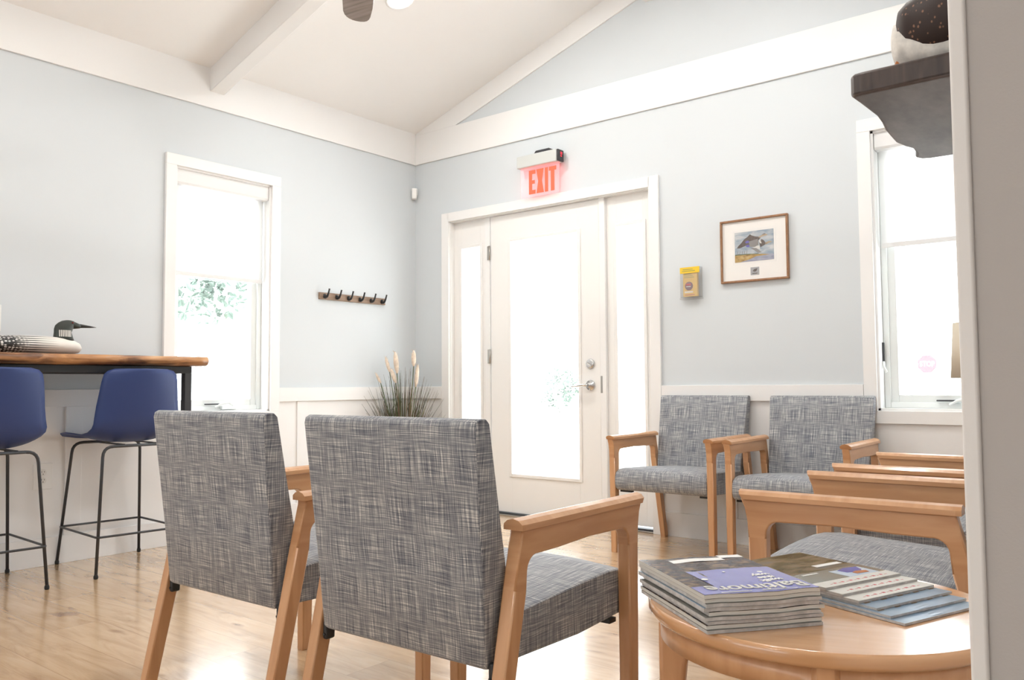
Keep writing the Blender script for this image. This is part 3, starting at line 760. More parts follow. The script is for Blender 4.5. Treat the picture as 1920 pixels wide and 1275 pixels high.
# ------------------------------------------------------------------ magazines
def magazine(label, corner, ex, ey, w, l, th, z, mats, group, curl=.0, cat='magazine', edge='paper_edge'):
    # corner: near corner; ex: unit along short masthead edge, ey: unit along long edge
    ex = Vector((*ex, 0)).normalized(); ey = Vector((-ex.y, ex.x, 0)) if Vector((-ex.y, ex.x, 0)).dot(Vector((*ey, 0))) > 0 else Vector((ex.y, -ex.x, 0))
    hand = ex.cross(ey).z
    t = bpy.data.objects.new('magazine', None); COL.objects.link(t); tag(t, label, cat, group)
    if hand > 0: M = frame_M((*corner, z), ex, ey); 
    else: M = frame_M(Vector((*corner, z)) + ex*w, -ex, ey)
    t.matrix_world = M
    nx = 8; ny = 3
    def wav(u, v): return curl*min(1, .25+(z-TH)/.04)*(.0016*math.sin(u*9+v*3)+.0011*math.sin(u*17)+ .004*curl*(abs(u-.5)*2)**3)
    mb = MB().mat(edge)
    vs = {}
    for i in range(nx+1):
        for j in range(ny+1):
            u, v = i/nx, j/ny
            for k in (0, 1): vs[i, j, k] = mb.bm.verts.new((u*w, v*l, (th if k else 0) + wav(u, v)*(1 if z > TH+.004 or k else 0)))
    F = []
    for i in range(nx):
        for j in range(ny):
            f = mb.bm.faces.new((vs[i,j,1], vs[i+1,j,1], vs[i+1,j+1,1], vs[i,j+1,1])); F.append(f)
            mb.bm.faces.new((vs[i,j,0], vs[i,j+1,0], vs[i+1,j+1,0], vs[i+1,j,0]))
    for i in range(nx):
        mb.bm.faces.new((vs[i,0,0], vs[i+1,0,0], vs[i+1,0,1], vs[i,0,1])); mb.bm.faces.new((vs[i+1,ny,0], vs[i,ny,0], vs[i,ny,1], vs[i+1,ny,1]))
    for j in range(ny):
        mb.bm.faces.new((vs[0,j+1,0], vs[0,j,0], vs[0,j,1], vs[0,j+1,1])); mb.bm.faces.new((vs[nx,j,0], vs[nx,j+1,0], vs[nx,j+1,1], vs[nx,j,1]))
    mb.build('pages', edge, t)
    cv = MB().mat(mats); rr = [[(u/nx*w, -.0005+v/ny*(l+.001), th+.0002+wav(u/nx, v/ny)) for u in range(nx+1)] for v in range(ny+1)]
    cv.rings(rr, cap=False, closed=False, smooth=False)
    bmesh.ops.solidify(cv.bm, geom=cv.bm.faces[:], thickness=-.0004)
    for f in cv.bm.faces: f.material_index = 0
    cv.build('cover', mats, t)
    return t, wav
# stack of magazines; masthead edge faces the viewer
P0 = Vector((3.960, -3.250)); EX = (Vector((4.093, -3.080)) - P0).normalized(); EY = (Vector((3.775, -3.022)) - P0).normalized()
mw, ml = .214, .285
names = ['bottom magazine of the tall stack, lying on the beech tabletop', 'second magazine from the bottom of the tall stack', 'third magazine from the bottom of the tall stack', 'fourth magazine from the bottom of the tall stack', 'fifth magazine from the bottom of the tall stack', 'fourth magazine from the top of the tall stack', 'third magazine from the top of the tall stack', 'magazine just beneath the violet cover in the tall stack', 'violet-covered magazine with a large white title on top of the stack']
z = TH + .0005
offs = [(.004, -.001), (.003, .002), (.006, .001), (.001, -.001), (.009, .002), (-.001, .002), (.003, -.001), (.001, .002), (0, 0)]
ths = [.0052, .0062, .0054, .0058, .0062, .0064, .0058, .0062, .0064]
covs = ['paper_grey', 'cover_dusk', 'cover_blue_sky', 'paper_grey', 'cover_dusk', 'cover_blue_sky', 'paper_grey', 'cover_dusk', 'cover_dusk']
eds = ['paper_edge', 'paper_grey', 'paper_edge', 'paper_edge', 'paper_grey', 'paper_edge', 'paper_edge', 'paper_grey', 'paper_grey']
for k in range(9):
    c_ = P0 + EX*offs[k][0] + EY*offs[k][1]
    topm, wv = magazine(names[k], c_, EX, EY, mw, ml, ths[k], z, covs[k], 'magazines in the tall stack', curl=.5 if k else .5, edge=eds[k])
    z += ths[k] + .0011
wv_top = wv
# cover art of the top magazine. local x: along the near edge, y: away
th = ths[8]
def patch(parent, mat, x0, x1, y0, y1, dz, wvf, name='cover_patch', nx=8):
    mb = MB().mat(mat); rr = [[(x0+(x1-x0)*u/nx, y0+(y1-y0)*v/3, th+dz+wvf((x0+(x1-x0)*u/nx)/mw, (y0+(y1-y0)*v/3)/ml)) for u in range(nx+1)] for v in range(4)]
    mb.rings(rr, cap=False, closed=False, smooth=False); return mb.build(name, mat, parent)
cv = [c for c in topm.children if c.name.startswith('cover')][0]
patch(cv, 'cover_violet', .0, mw, .0, .052, .0007, wv, 'violet_sky'); patch(cv, 'cover_violet', .045, mw, .05, .17, .0007, wv, 'violet_sky')
patch(cv, 'paper_white', .055, .165, .243, .268, .0009, wv, 'address_label'); patch(cv, 'paper_white', .165, .214, .262, .285, .0009, wv, 'address_label')
RM = Matrix.Rotation(PI, 4, 'Z')
hz = .0014; bend = lambda x, y: wv_top(x/mw, y/ml)
textmesh('masthead', 'Baltimore', .050, 'paper_grey', Matrix.Translation((mw/2+.006, .032, th+hz)) @ RM, cv, sx=.95, bold=.0008, bend=bend)
textmesh('headline', 'walk\nthis\nway', .020, 'paper_white', Matrix.Translation((mw*.76, .086, th+hz)) @ RM, cv, sx=1.1, bold=.0006, bend=bend)
for x, y, sx_ in ((.03, .045, .017), (.05, .10, .012), (.175, .13, .010), (.11, .145, .006)):
    mb = MB().mat('paper_white'); mb.lathe([(sx_*.5, 0), (sx_*.5, .0004)], 18, (x, y, th+.0016)); mb.build('lantern', 'paper_white', cv)
for r in range(2): 
    mb = MB().mat('paper_grey'); mb.box((.02+.09*r, .006, th+.0014), (.09+.09*r, .0085, th+.0019)); mb.build('small_print', 'paper_grey', cv)

# fanned row of magazines
A = Vector((3.933, -2.614)); B = Vector((4.138, -2.713)); Cc = Vector((4.054, -2.937))
fx = (B - Cc).normalized(); fy = Vector((-fx.y, fx.x))      # masthead edge Cc->B, length direction towards the back left
lab = ['topmost fanned magazine with a beach and blue coat on its cover', 'second fanned magazine, pale masthead band showing', 'third fanned magazine, last with a pale masthead band', 'fanned magazine with blue sky just below the pale mastheads', 'fanned magazine with blue sky, second from the right-hand end', 'pale blue fanned magazine lowest in the row']
near = [Cc, Vector((4.087, -2.947)), Vector((4.119, -2.958)), Vector((4.152, -2.968)), Vector((4.180, -2.988)), Vector((4.206, -3.002))]
fz = TH + .0006; n = 6; tt = .0042
cvm = ['cover_landscape', 'paper_grey', 'paper_grey', 'cover_blue_sky', 'cover_blue_sky', 'cover_blue_sky']
th_s = []
for k in range(n-1, -1, -1):
    z = fz + (n-1-k)*(tt+.0006)
    t, wv = magazine(lab[k], near[k], fx, fy, .225, .25, tt, z, cvm[k], 'magazines fanned across the table', curl=.15, edge='paper_edge')
    th = tt
    cv = [c for c in t.children if c.name.startswith('cover')][0]
    if k < 3:
        mb = MB().mat('paper_grey'); mb.box((0, 0, tt+.0005), (.225, .034, tt+.0009)); mb.build('masthead_band', 'paper_grey', cv)
        mb = MB().mat('red_ink')
        for i in range(15): mb.box((.03+i*.0115, .012, tt+.0009), (.036+i*.0115+(i % 3)*.001, .0135+(i % 2)*.004, tt+.0011))
        mb.build('faint_title', 'grass_tan', cv)
    else:
        mb = MB().mat('grass_tan')
        for i in range(9): mb.box((.01+i*.024, .030+(i % 2)*.003, tt+.0005), (.026+i*.024, .040, tt+.0008))
        mb.mat('cover_green')
        for i in range(8): mb.box((.018+i*.026, .036+(i % 3)*.002, tt+.0009), (.029+i*.026, .046, tt+.0011))
        mb.build('cover_scene', 'grass_tan', cv)
    if k == 0:
        mb = MB().mat('cover_green'); mb.box((.0, .034, tt+.0006), (.225, .10, tt+.0009)); mb.mat('cover_blue_sky').box((.115, .034, tt+.0009), (.205, .085, tt+.0012)); mb.build('cover_scene', 'cover_green', cv)
        mb = MB().mat('cover_blue_coat'); mb.prism([(.14, .06), (.17, .052), (.19, .064), (.20, .085), (.165, .09), (.135, .08)], 2, tt+.0012, tt+.0015); mb.build('blue_coat', 'cover_blue_coat', cv)
        mb = MB().mat('bird_orange'); mb.prism([(.150, .043), (.185, .042), (.19, .054), (.165, .060), (.148, .054)], 2, tt+.0015, tt+.0018); mb.build('face_patch', 'bird_orange', cv)
        mb = MB().mat('paper_white'); mb.box((.13, .125, tt+.0007), (.21, .14, tt+.0010)); mb.box((.04, .085, tt+.0010), (.085, .090, tt+.0013)); mb.build('address_label', 'paper_white', cv)

# ------------------------------------------------------------------ bar counter
t = thing('bar_counter', 'live-edge wood bar counter on a black steel frame along the left wall', 'counter', (0, 0, 0))
ye = -2.045; ys = -4.6
rng = random.Random(3)
edge = []
n = 40
front = [(.50 + .012*math.sin(k*.9) + .008*math.sin(k*2.3+1) + rng.uniform(-.003, .003), ye + (ys-ye)*k/n) for k in range(n+1)]
mb = MB().mat('live_edge'); rr = []
for x, y in front:
    rr.append([(.03, y, 1.022), (x-.030, y, 1.022), (x-.010, y, 1.030), (x, y, 1.046), (x-.004, y, 1.064), (x-.014, y, 1.072), (.03, y, 1.072)])
rr[0] = [(a, b_-.012 if a > .4 else b_, c_) for a, b_, c_ in rr[0]]
mb.rings(rr); mb.build('countertop', 'live_edge', t)
fr_ = MB().mat('black_metal')
fr_.box((.405, -4.55, .983), (.445, -2.12, 1.0215), bev=.003); fr_.box((.06, -4.55, .983), (.10, -2.12, 1.0215), bev=.003); fr_.box((.10, -2.16, .983), (.405, -2.12, 1.0215), bev=.003)
fr_.box((.24, -4.5, .985), (.27, -2.2, 1.0215))
fr_.build('apron_frame', 'black_metal', t)
for x, y in ((.425, -2.140), (.425, -4.53)):
    mb = MB().mat('graphite_metal'); mb.box((x-.02, y-.02, 0), (x+.02, y+.02, .984), bev=.003); mb.build('leg', 'graphite_metal', t)

# ------------------------------------------------------------------ bar stools
def bez(p, n=6):
    out = []
    for i in range(len(p)-1):
        for k in range(n): out.append(p[i].lerp(p[i+1], k/n))
    out.append(p[-1]); return out
def fillet(pts, r, n=5):
    pts = [Vector(p) for p in pts]; out = [pts[0]]
    for i in range(1, len(pts)-1):
        a = (pts[i-1]-pts[i]).normalized(); b = (pts[i+1]-pts[i]).normalized()
        p0, p1, p2 = pts[i]+a*r, pts[i], pts[i]+b*r
        for k in range(n+1):
            s = k/n; out.append(p0*(1-s)**2 + p1*2*s*(1-s) + p2*s*s)
    out.append(pts[-1]); return out
def make_stool(label, group):
    # local: sitter faces +y
    t = thing('bar_stool', label, 'stool', group=group)
    # profile rows: (y, z, halfwidth, side lift)
    rows = [(.212, .648, .150, .0), (.207, .655, .195, .002), (.18, .664, .215, .006), (.10, .665, .218, .012), (.0, .655, .214, .02), (-.10, .645, .216, .028), (-.18, .645, .217, .040), (-.235, .662, .217, .045),
            (-.272, .700, .215, .030), (-.295, .755, .210, .012), (-.310, .82, .204, 0), (-.322, .88, .197, 0), (-.332, .94, .190, 0), (-.338, .975, .182, 0), (-.341, .994, .164, 0), (-.342, 1.004, .13, 0)]
    mb = MB().mat('navy_shell'); rr = []
    for i, (y, z, w_, lf) in enumerate(rows):
        y += .055
        r = []
        back = max(0, min(1, (z-.66)/.12)) if y < -.145 else 0
        for k in range(17):
            u = -1 + k/8
            # back wraps forward at the sides
            r.append((u*w_, y + back*.055*u*u, z + lf*abs(u)**3 - (.010*(1-u*u) if y > -.145 else 0)))
        rr.append(r)
    mb.rings(rr, cap=False, closed=False)
    bmesh.ops.recalc_face_normals(mb.bm, faces=mb.bm.faces[:])
    bmesh.ops.solidify(mb.bm, geom=mb.bm.faces[:], thickness=.007)
    for f in mb.bm.faces: f.smooth = True; f.material_index = 0
    mb.build('shell', 'navy_shell', t)
    R = .0075
    for yf, yt in ((.255, .175), (-.255, -.215)):
        zt = .622 if yf < 0 else .626
        path = fillet([(-.210, yf, .016), (-.172, yt, zt), (.172, yt, zt), (.210, yf, .016)], .05)
        # the two sides of this U frame are legs
        half = len(path)//2
        mb = MB().mat('graphite_metal'); mb.tube(path[:half+1], R, 12); mb.build('leg', 'graphite_metal', t)
        mb = MB().mat('graphite_metal'); mb.tube(path[half:], R, 12); mb.build('leg', 'graphite_metal', t)
    f = .30
    def at(x, yf, yt, z): k = (z-.016)/.606; return (x + (-1 if x > 0 else 1)*.038*k, yf+(yt-yf)*k)
    zr = .193
    a = at(-.21, .255, .175, zr); b = at(.21, .255, .175, zr); c = at(.21, -.255, -.215, zr); d = at(-.21, -.255, -.215, zr)
    e = .008
    ring = [(a[0]-e, a[1]+e, zr), (b[0]+e, b[1]+e, zr), (c[0]+e, c[1]-e, zr), (d[0]-e, d[1]-e, zr)]
    pts = fillet([((ring[0][0]+ring[1][0])/2, ring[0][1], zr)] + ring[1:] + [ring[0]] + [((ring[0][0]+ring[1][0])/2-.001, ring[0][1], zr)], .022)
    mb = MB().mat('graphite_metal'); mb.tube(pts, .0055, 10); mb.build('footrest', 'graphite_metal', t)
    mb = MB().mat('graphite_metal'); mb.box((-.09, -.22, .626), (-.07, .17, .632)); mb.box((.07, -.22, .626), (.09, .17, .632)); mb.build('seat_bracket', 'graphite_metal', t)
    for x in (-.21, .21):
        for y in (.255, -.255):
            mb = MB().mat('rubber'); mb.lathe([(.008, 0), (.0105, .004), (.0105, .014), (.008, .020), (.006, .024)], 14, (x, y, 0)); mb.build('foot_cap', 'rubber', t)
    return t
st = make_stool('blue shell bar stool with black legs nearest the window', 'blue bar stools at the counter')
st.location = (.288, -2.420, 0); st.rotation_euler.z = PI/2 - math.radians(4)
dup(st, (.288, -3.075, 0), PI/2 - math.radians(2.5), 'blue shell bar stool cut off by the left edge of the view', 'blue bar stools at the counter')

# ------------------------------------------------------------------ loon carving on the bar
t = thing('loon_carving', 'black and white carved loon resting on the live-edge bar counter', 'decoy', (.30, -2.93, 1.0722), 0); t.scale.z = .86
def ell(cx, cy, cz, rx, rz, n=20, squash=0):
    return [(cx + rx*math.cos(2*PI*k/n), cy, max(cz + rz*math.sin(2*PI*k/n), squash)) for k in range(n)]
mb = MB().mat('loon_body')
secs = [(-.335, .030, .006, .004), (-.31, .030, .022, .012), (-.25, .036, .045, .024), (-.17, .045, .065, .038), (-.08, .050, .080, .050), (.02, .052, .086, .053), (.12, .052, .083, .053), (.19, .050, .075, .050), (.245, .046, .060, .042), (.275, .042, .040, .030), (.290, .040, .012, .010)]
mb.rings([ell(0, y, cz, rx, rz, 24, .0) for y, cz, rx, rz in secs]); body = mb.build('body', 'loon_body', t)
mb = MB().mat('loon_head')
hs = [((0, .207, .080), .044, .050), ((0, .205, .105), .038, .044), ((0, .203, .130), .033, .040), ((0, .206, .150), .032, .043), ((0, .214, .170), .031, .046), ((0, .222, .186), .028, .040), ((0, .226, .197), .020, .028), ((0, .228, .202), .006, .010)]
rr = [[(c[0] + rx*math.cos(2*PI*k/20), c[1] + ry*math.sin(2*PI*k/20), c[2]) for k in range(20)] for c, rx, ry in hs]
mb.rings(rr); mb.tube([(0, .235, .176), (0, .262, .172), (0, .285, .169)], [.026, .019, .012], 14)
head = mb.build('head', 'loon_head', t)
mb = MB().mat('loon_bill'); mb.tube([(0, .270, .172), (0, .30, .171), (0, .335, .169), (0, .365, .167)], [.013, .010, .006, .001], 12, flat=1.0); mb.build('bill', 'loon_bill', head)
mb = MB().mat('eye_red')
for s in (-1, 1): mb.lathe([(.0045, s*.026), (.004, s*.0285), (.001, s*.030)], 12, (0, .238, .186), axis=0)
mb.build('eye', 'eye_red', head)
mb = MB().mat('neck_stripes')
for s in (-1, 1):
    rr = [[(s*.0362*math.cos(a)*k, .203+.0445*math.sin(a), z) for a in [math.radians(-40+80*i/8) for i in range(9)]] for z, k in ((.104, 1.09), (.118, 1.02), (.132, .965), (.142, .95))]
    mb.rings(rr, cap=False, closed=False)
mb.build('neck_patch', 'neck_stripes', head)

# ------------------------------------------------------------------ pampas grass planter in the corner
t = thing('ornamental_grass', 'tall ornamental grass with cream plumes in the corner by the door', 'plant', (.20, -.32, 0))
mb = MB().mat('pot_grey'); mb.lathe([(.085, 0), (.092, .005), (.115, .24), (.122, .30), (.122, .32), (.110, .32), (.106, .28)], 32); pot = mb.build('pot', 'pot_grey', t)
mb = MB().mat('soil'); mb.lathe([(.106, .27), (.107, .285), (.02, .292)], 24); mb.build('soil', 'soil', pot)
rng = random.Random(11)
mb = MB()
for i in range(300):
    mb.mat(['grass_dark', 'grass_dark', 'grass_tan', 'grass_green'][rng.randrange(4)])
    a = rng.uniform(0, 2*PI); r0 = rng.uniform(0, .075); lean = rng.uniform(.02, .26); h = rng.uniform(.45, .80)*(1-.25*lean/.26)
    b0 = Vector((r0*math.cos(a), r0*math.sin(a), .28)); d = Vector((math.cos(a), math.sin(a), 0))
    pts = [b0, b0+d*lean*.3+Vector((0, 0, h*.4)), b0+d*lean*.65+Vector((0, 0, h*.75)), b0+d*lean+Vector((0, 0, h))]
    for p_ in pts:
        p_.x = max(p_.x, -.165); p_.y = min(p_.y, .285)
    mb.tube(pts, [.0024, .0024, .0018, .0006], 4, cap=False)
o_ = mb.build('blades', 'grass_dark', t); o_['kind'] = 'stuff'
# plumes at measured heights: (dx, dy, z_low, z_high)
R_ = Vector((math.cos(.675), math.sin(.675), 0))
for off, zl, zh, ln, rad in ((-.165, .93, 1.00, -.035, .010), (-.10, 1.01, 1.12, -.03, .013), (-.045, 1.00, 1.155, -.015, .019), (-.055, .93, 1.03, -.035, .016), (.075, 1.05, 1.165, .0, .018), (.09, .90, 1.06, .015, .016)):
    p0 = Vector((.0, 0, .28)); p1 = R_*(off) + Vector((0, 0, zl)); p2 = R_*(off+ln) + Vector((0, 0, zh))
    mb = MB().mat('grass_green'); mb.tube([p0, p0.lerp(p1, .5)+R_*.01, p1], .003, 6); mb.mat('plume')
    mid = p1.lerp(p2, .5)
    mb.tube([p1, p1.lerp(p2, .25), mid, p1.lerp(p2, .8), p2], [rad*.3, rad*.85, rad, rad*.8, rad*.25], 10)
    # fluffy hairs
    for i in range(60):
        s_ = rng.random(); c_ = p1.lerp(p2, s_); a = rng.uniform(0, 2*PI); dd = Vector((math.cos(a), math.sin(a), .9))*rad*rng.uniform(.9, 1.3)
        mb.tube([c_, c_+dd], [.0012, .0003], 3, cap=False)
    mb.build('plume', 'plume', t)

# ------------------------------------------------------------------ ceiling fan and recessed light
t = thing('ceiling_fan', 'ceiling fan with weathered wood blades hanging from the ridge', 'fan', (2.226, -2.50, 2.66))
FZ = Vector((2.226, -2.50))
mb = MB().mat('fan_metal'); mb.tube([(0, 0, .09), (0, 0, .658)], .014, 12); mb.lathe([(.06, .60), (.07, .63), (.07, .658)], 24); mb.build('downrod', 'fan_metal', t)
mb = MB().mat('fan_metal'); mb.lathe([(.05, -.045), (.095, -.03), (.11, .0), (.10, .05), (.06, .085), (.02, .10)], 32); mb.build('motor_housing', 'fan_metal', t)
tip = Vector((1.584, -1.955)); d = tip - FZ; L = d.length; a0 = math.atan2(d.y, d.x)
for k in range(3):
    a = a0 + k*2*PI/3
    M = Matrix.Rotation(a, 4, 'Z') @ Matrix.Rotation(math.radians(8), 4, 'X')
    P = [(.09, -.03), (.20, -.055), (.45, -.075), (.68, -.070), (L-.07, -.062), (L-.045, -.057), (L-.024, -.048), (L-.010, -.034), (L-.002, -.016), (L, .004), (L-.003, .022), (L-.012, .038), (L-.026, .050), (L-.048, .060), (L-.08, .066), (.45, .072), (.2, .05), (.09, .03)]
    mb = MB().mat('blade_wood'); mb.prism(P, 2, -.006, .006, bev=.003, M=M); mb.build('blade', 'blade_wood', t)

def can(x, y, label):
    z = zceil(x); M = Matrix.Translation((x, y, z)) @ Matrix.Rotation(-math.atan(SL) if x < RX else math.atan(SL), 4, 'Y')
    t = tag(bpy.data.objects.new('recessed_light', None), label, 'light', 'recessed ceiling lights'); COL.objects.link(t); t.matrix_world = M
    mb = MB().mat('trim_white'); mb.lathe([(.090, .004), (.092, -.004), (.088, -.007), (.079, -.006), (.078, .004)], 36, cap=False); mb.build('trim_ring', 'trim_white', t)
    mb = MB().mat('can_light'); mb.lathe([(.078, -.002), (.07, -.004)], 36); mb.build('lens', 'can_light', t)
    l = bpy.data.lights.new('lens_glow', 'AREA'); l.shape = 'DISK'; l.size = .15; l.energy = CAN_E; l.color = (1, .975, .94)
    o = bpy.data.objects.new('lens_glow', l); COL.objects.link(o); o.parent = t; o.location = (0, 0, -.012)
CAN_E = 15
can(1.07, -1.18, 'lit round recessed ceiling light beside the fan blade')
can(1.07, -3.2, 'added unseen recessed fill light on the left slope above the bar')  # this can and those below are extras added out of view for fill
can(3.30, -1.18, 'added unseen recessed fill light on the right slope near the door')
can(3.30, -3.2, 'added unseen recessed fill light on the right slope above the chairs')
can(1.07, -6.2, 'added unseen recessed fill light at the rear left of the room')
can(3.30, -6.2, 'added unseen recessed fill light at the rear right of the room')

t = thing('ceiling_fill_globe', 'added frosted globe under the ridge beam, out of view, brightening the ceiling', 'light', (2.226, -1.45, 3.02))  # globe added above the frame to brighten the ceiling
mb = MB().mat('fan_metal'); mb.tube([(0, 0, .09), (0, 0, .298)], .008, 10); mb.lathe([(.05, .275), (.055, .298)], 24); mb.build('stem', 'fan_metal', t)
mb = MB().mat('globe_glow'); mb.lathe([(.02, -.10), (.06, -.085), (.09, -.05), (.10, 0), (.09, .05), (.05, .09)], 32); mb.build('globe', 'globe_glow', t)

# ------------------------------------------------------------------ table lamp
t = thing('table_lamp', 'table lamp with beige linen drum shade on the corner table', 'lamp', (3.985, -.50, .5005))
mb = MB().mat('ceramic'); mb.lathe([(.055, 0), (.06, .01), (.05, .02), (.035, .05), (.06, .12), (.075, .19), (.06, .27), (.025, .33), (.012, .35)], 32); mb.build('base', 'ceramic', t)
mb = MB().mat('steel'); mb.tube([(0, 0, .345), (0, 0, .65)], .006, 10); mb.build('stem', 'steel', t)
mb = MB().mat('linen')
N = 48; pr_ = [(.172, .428), (.158, .665), (.155, .665), (.169, .428)]
rr = [[(pr_[j][0]*math.cos(2*PI*k/N), pr_[j][0]*math.sin(2*PI*k/N), pr_[j][1]) for j in range(4)] for k in range(N)]; rr.append(rr[0])
mb.rings(rr, cap=False); bmesh.ops.remove_doubles(mb.bm, verts=mb.bm.verts, dist=1e-5); mb.build('lamp_shade', 'linen', t)

# ------------------------------------------------------------------ live-edge wall shelf and bird
z0, z1 = 1.55, 1.602
t = thing('wall_shelf', 'dark live-edge walnut shelf high on the right wall', 'shelf', (0, 0, 0))
outl = [(4.034, -2.618), (4.037, -2.56), (4.039, -2.50), (4.041, -2.44), (4.036, -2.38), (4.026, -2.31), (4.022, -2.24), (4.019, -2.18), (4.028, -2.13), (4.040, -2.09), (4.036, -2.03), (4.024, -1.985), (4.034, -1.962), (4.055, -1.952), (4.11, -1.950), (XR, -1.95), (XR, -2.632), (4.06, -2.632), (4.043, -2.629)]
mb = MB(); mb.mat('slab_dark').prism(outl, 2, z0, z1, bev=.008, seg=3)
mb.mats.append('walnut')
for f in mb.bm.faces:
    if abs(f.normal.z) < .5: f.material_index = 1
mb.build('slab', 'walnut', t)
t = thing('bird_carving', 'dark brown speckled bird carving with white rump on the walnut shelf', 'decoy', (4.225, -2.52, z1+.0005), 0)
mb = MB().mat('speckled_brown')
def ringx(x, cy, cz, ry, rz, n=24): return [(x, cy+ry*math.cos(2*PI*k/n), max(.0, cz+rz*math.sin(2*PI*k/n))) for k in range(n)]
mb.rings([ringx(x, 0, cz, ry, rz) for x, cz, ry, rz in ((-.112, .115, .02, .022), (-.105, .110, .042, .046), (-.085, .105, .062, .066), (-.05, .102, .075, .080), (-.01, .112, .080, .090), (.04, .125, .082, .085), (.09, .12, .078, .082), (.14, .10, .06, .065), (.175, .09, .03, .03))]); mb.build('body', 'speckled_brown', t)
mb = MB().mat('white_feather'); mb.rings([ringx(x, 0, cz, ry, rz) for x, cz, ry, rz in ((-.126, .082, .010, .024), (-.118, .078, .034, .050), (-.10, .066, .052, .056), (-.07, .048, .060, .044), (-.03, .036, .055, .030), (.06, .036, .05, .03))]); mb.build('belly', 'white_feather', t)
mb = MB().mat('bird_orange'); mb.tube([(-.105, -.02, .034), (-.113, -.025, .018), (-.120, -.03, .004)], [.009, .007, .004], 10); mb.build('foot', 'bird_orange', t)
mb = MB().mat('slab_dark'); mb.lathe([(.055, 0), (.06, .006), (.05, .014)], 24, (.0, 0, 0)); mb.build('base_plate', 'slab_dark', t)
mb = MB().mat('speckled_brown'); mb.tube([(.13, 0, .13), (.155, 0, .19), (.175, 0, .225)], [.05, .038, .034], 16); mb.mat('loon_bill').tube([(.19, 0, .225), (.235, 0, .22)], [.014, .005], 10); mb.build('head', 'speckled_brown', t)

# ------------------------------------------------------------------ outside
mb = MB().mat('concrete'); mb.box((-60, T+.0, -.22), (60, 70, -.12)); mb.box((-60, -40, -.22), (-T, T, -.12)); S(mb.build('ground', 'concrete'))
def tree(label, x, y, h, r, zc_, seed, low=.35):
    t = thing('tree', label, 'tree', (x, y, -.12), group='trees outside the windows')
    g = random.Random(seed)
    mb = MB().mat('bark'); mb.tube([(0, 0, 0), (.05, 0, h*.3), (0, .05, h*.6)], [r*.08, r*.06, r*.03], 8); mb.build('trunk', 'bark', t)
    mb = MB().mat('leaf_pale')
    for i in range(700):
        v = Vector((g.gauss(0, 1), g.gauss(0, 1), g.gauss(0, 1))).normalized()*r*g.uniform(.35, 1)
        if noise.noise(v*1.6/r*2+Vector((seed, 0, 0))) < -.05: continue
        c = Vector((v.x, v.y, v.z*.8 + zc_)); s = r*g.uniform(.05, .10)
        a = Vector((g.gauss(0, 1), g.gauss(0, 1), g.gauss(0, 1))).normalized(); b = a.orthogonal().normalized(); n_ = a.cross(b)
        mb.poly([c+a*s, c+b*s*.6, c-a*s, c-b*s*.6]); mb.poly([c+a*s, c+n_*s*.6, c-a*s, c-n_*s*.6])
    o = mb.build('crown', 'leaf_pale', t)
tree('pale leafy tree seen through the left wall window', -16.5, 7.9, 4.2, 1.7, 4.0, 1)
tree('small tree seen low through the left wall window', -19.0, 7.4, 3, 1.1, 1.9, 5)
tree('small leafy tree seen through the sidelight right of the door', -6.5, 20.5, 3, 1.2, 1.2, 2)
tree('leafy tree seen through the right window beside the lamp shade', 1.6, 20.5, 4, 1.6, 1.6, 3)
tree('bush seen low through the glass of the entry door', -13.2, 20.5, 2, 1.0, .9, 4)
# stop sign
t = thing('stop_sign', 'red stop sign on a post outside the right window', 'sign', (1.04, 12, -.12), math.radians(25))
mb = MB().mat('steel'); mb.tube([(0, .01, 0), (0, .01, 1.6)], .02, 8); mb.build('post', 'steel', t)
oc = [(.17*math.cos(math.radians(22.5+45*k)), 1.36+.17*math.sin(math.radians(22.5+45*k))) for k in range(8)]
mb = MB().mat('stop_red'); mb.prism(oc, 1, -.012, -.006); pn = mb.build('panel', 'stop_red', t)
textmesh('lettering', 'STOP', .13, 'paper_white', frame_M((0, -.014, 1.36), (1, 0, 0), (0, 0, 1)), pn, sx=.8, bold=.002)
# parked car
t = thing('parked_car', 'pale car parked outside the right window', 'car', (2.7, 14.5, -.12), .1)
mb = MB().mat('car_paint'); mb.prism([(-1.9, .3), (-1.95, .55), (-1.8, .78), (-1.2, .85), (-.7, 1.22), (.7, 1.25), (1.3, .9), (1.9, .8), (2.0, .5), (1.95, .3)], 1, -.8, .8, bev=.08, seg=3); mb.build('body', 'car_paint', t)
mb = MB().mat('car_glass'); mb.prism([(-1.1, .86), (-.66, 1.16), (.64, 1.18), (1.1, .9)], 1, -.812, .812, bev=.02); mb.build('windows', 'car_glass', t)
for x in (-1.25, 1.25):
    for y in (-.76, .76):
        mb = MB().mat('tyre'); mb.lathe([(.18, y-.09), (.31, y-.08), (.31, y+.08), (.18, y+.09)], 24, (x, 0, .31), axis=1); mb.build('wheel', 'tyre', t)

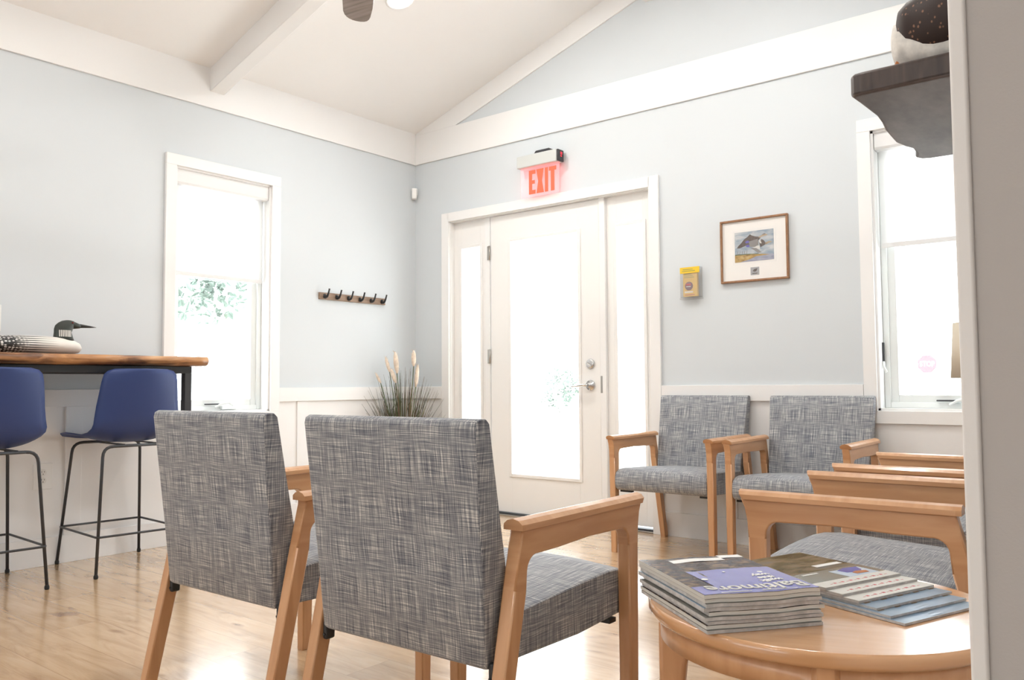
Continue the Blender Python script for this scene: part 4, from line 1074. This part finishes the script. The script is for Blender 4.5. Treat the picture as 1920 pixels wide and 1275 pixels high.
# ------------------------------------------------------------------ light
w = bpy.data.worlds.new('sky'); SC.world = w; w.use_nodes = True
bg = w.node_tree.nodes['Background']; bg.inputs[0].default_value = (.90, .965, 1.0, 1); bg.inputs[1].default_value = 6.0
# soft fill lamps added behind and beside the camera, not at any window 
def area(name, loc, target, sx, sy, e, col=(1, 1, 1)):
    l = bpy.data.lights.new(name, 'AREA'); l.shape = 'RECTANGLE'; l.size = sx; l.size_y = sy; l.energy = e; l.color = col
    o = bpy.data.objects.new(name, l); COL.objects.link(o); o.location = loc
    o.rotation_euler = (Vector(target)-Vector(loc)).to_track_quat('-Z', 'Y').to_euler(); return o
area('rear_fill_light', (2.2, YB+.05, 1.7), (2.2, 0, 2.3), 3.6, 2.4, 66, (.95, .98, 1))
area('side_fill_light', (7.2, -5.5, 1.7), (2.5, -3.0, 2.4), 3.0, 2.2, 16, (.96, .98, 1))

l = bpy.data.lights.new('sun', 'SUN'); l.energy = 24; l.angle = math.radians(1); l.color = (1, .98, .95)
o = bpy.data.objects.new('sun', l); COL.objects.link(o); o.rotation_euler = (Vector((-.35, .40, -1))).to_track_quat('-Z', 'Y').to_euler()

# ------------------------------------------------------------------ camera
C = Vector((4.5801, -4.5272, .9123)); yaw, pit, rol, f = .6750, .0539, -.0064, 1553.68
F = Vector((-math.sin(yaw)*math.cos(pit), math.cos(yaw)*math.cos(pit), math.sin(pit)))
R = Vector((math.cos(yaw), math.sin(yaw), 0)); U = R.cross(F)
R2 = R*math.cos(rol)+U*math.sin(rol); U2 = -R*math.sin(rol)+U*math.cos(rol)
cam = bpy.data.cameras.new('camera'); co = bpy.data.objects.new('camera', cam); COL.objects.link(co)
M = Matrix((R2, U2, -F)).transposed().to_4x4(); M.translation = C; co.matrix_world = M
cam.sensor_width = 36; cam.sensor_fit = 'HORIZONTAL'; cam.lens = 36*f/1920; cam.clip_start = .05; cam.clip_end = 300
SC.camera = co
SC.view_settings.view_transform = 'Standard'; SC.view_settings.look = 'None'; SC.view_settings.exposure = .10; SC.view_settings.gamma = 1
SC.view_settings.use_curve_mapping = False
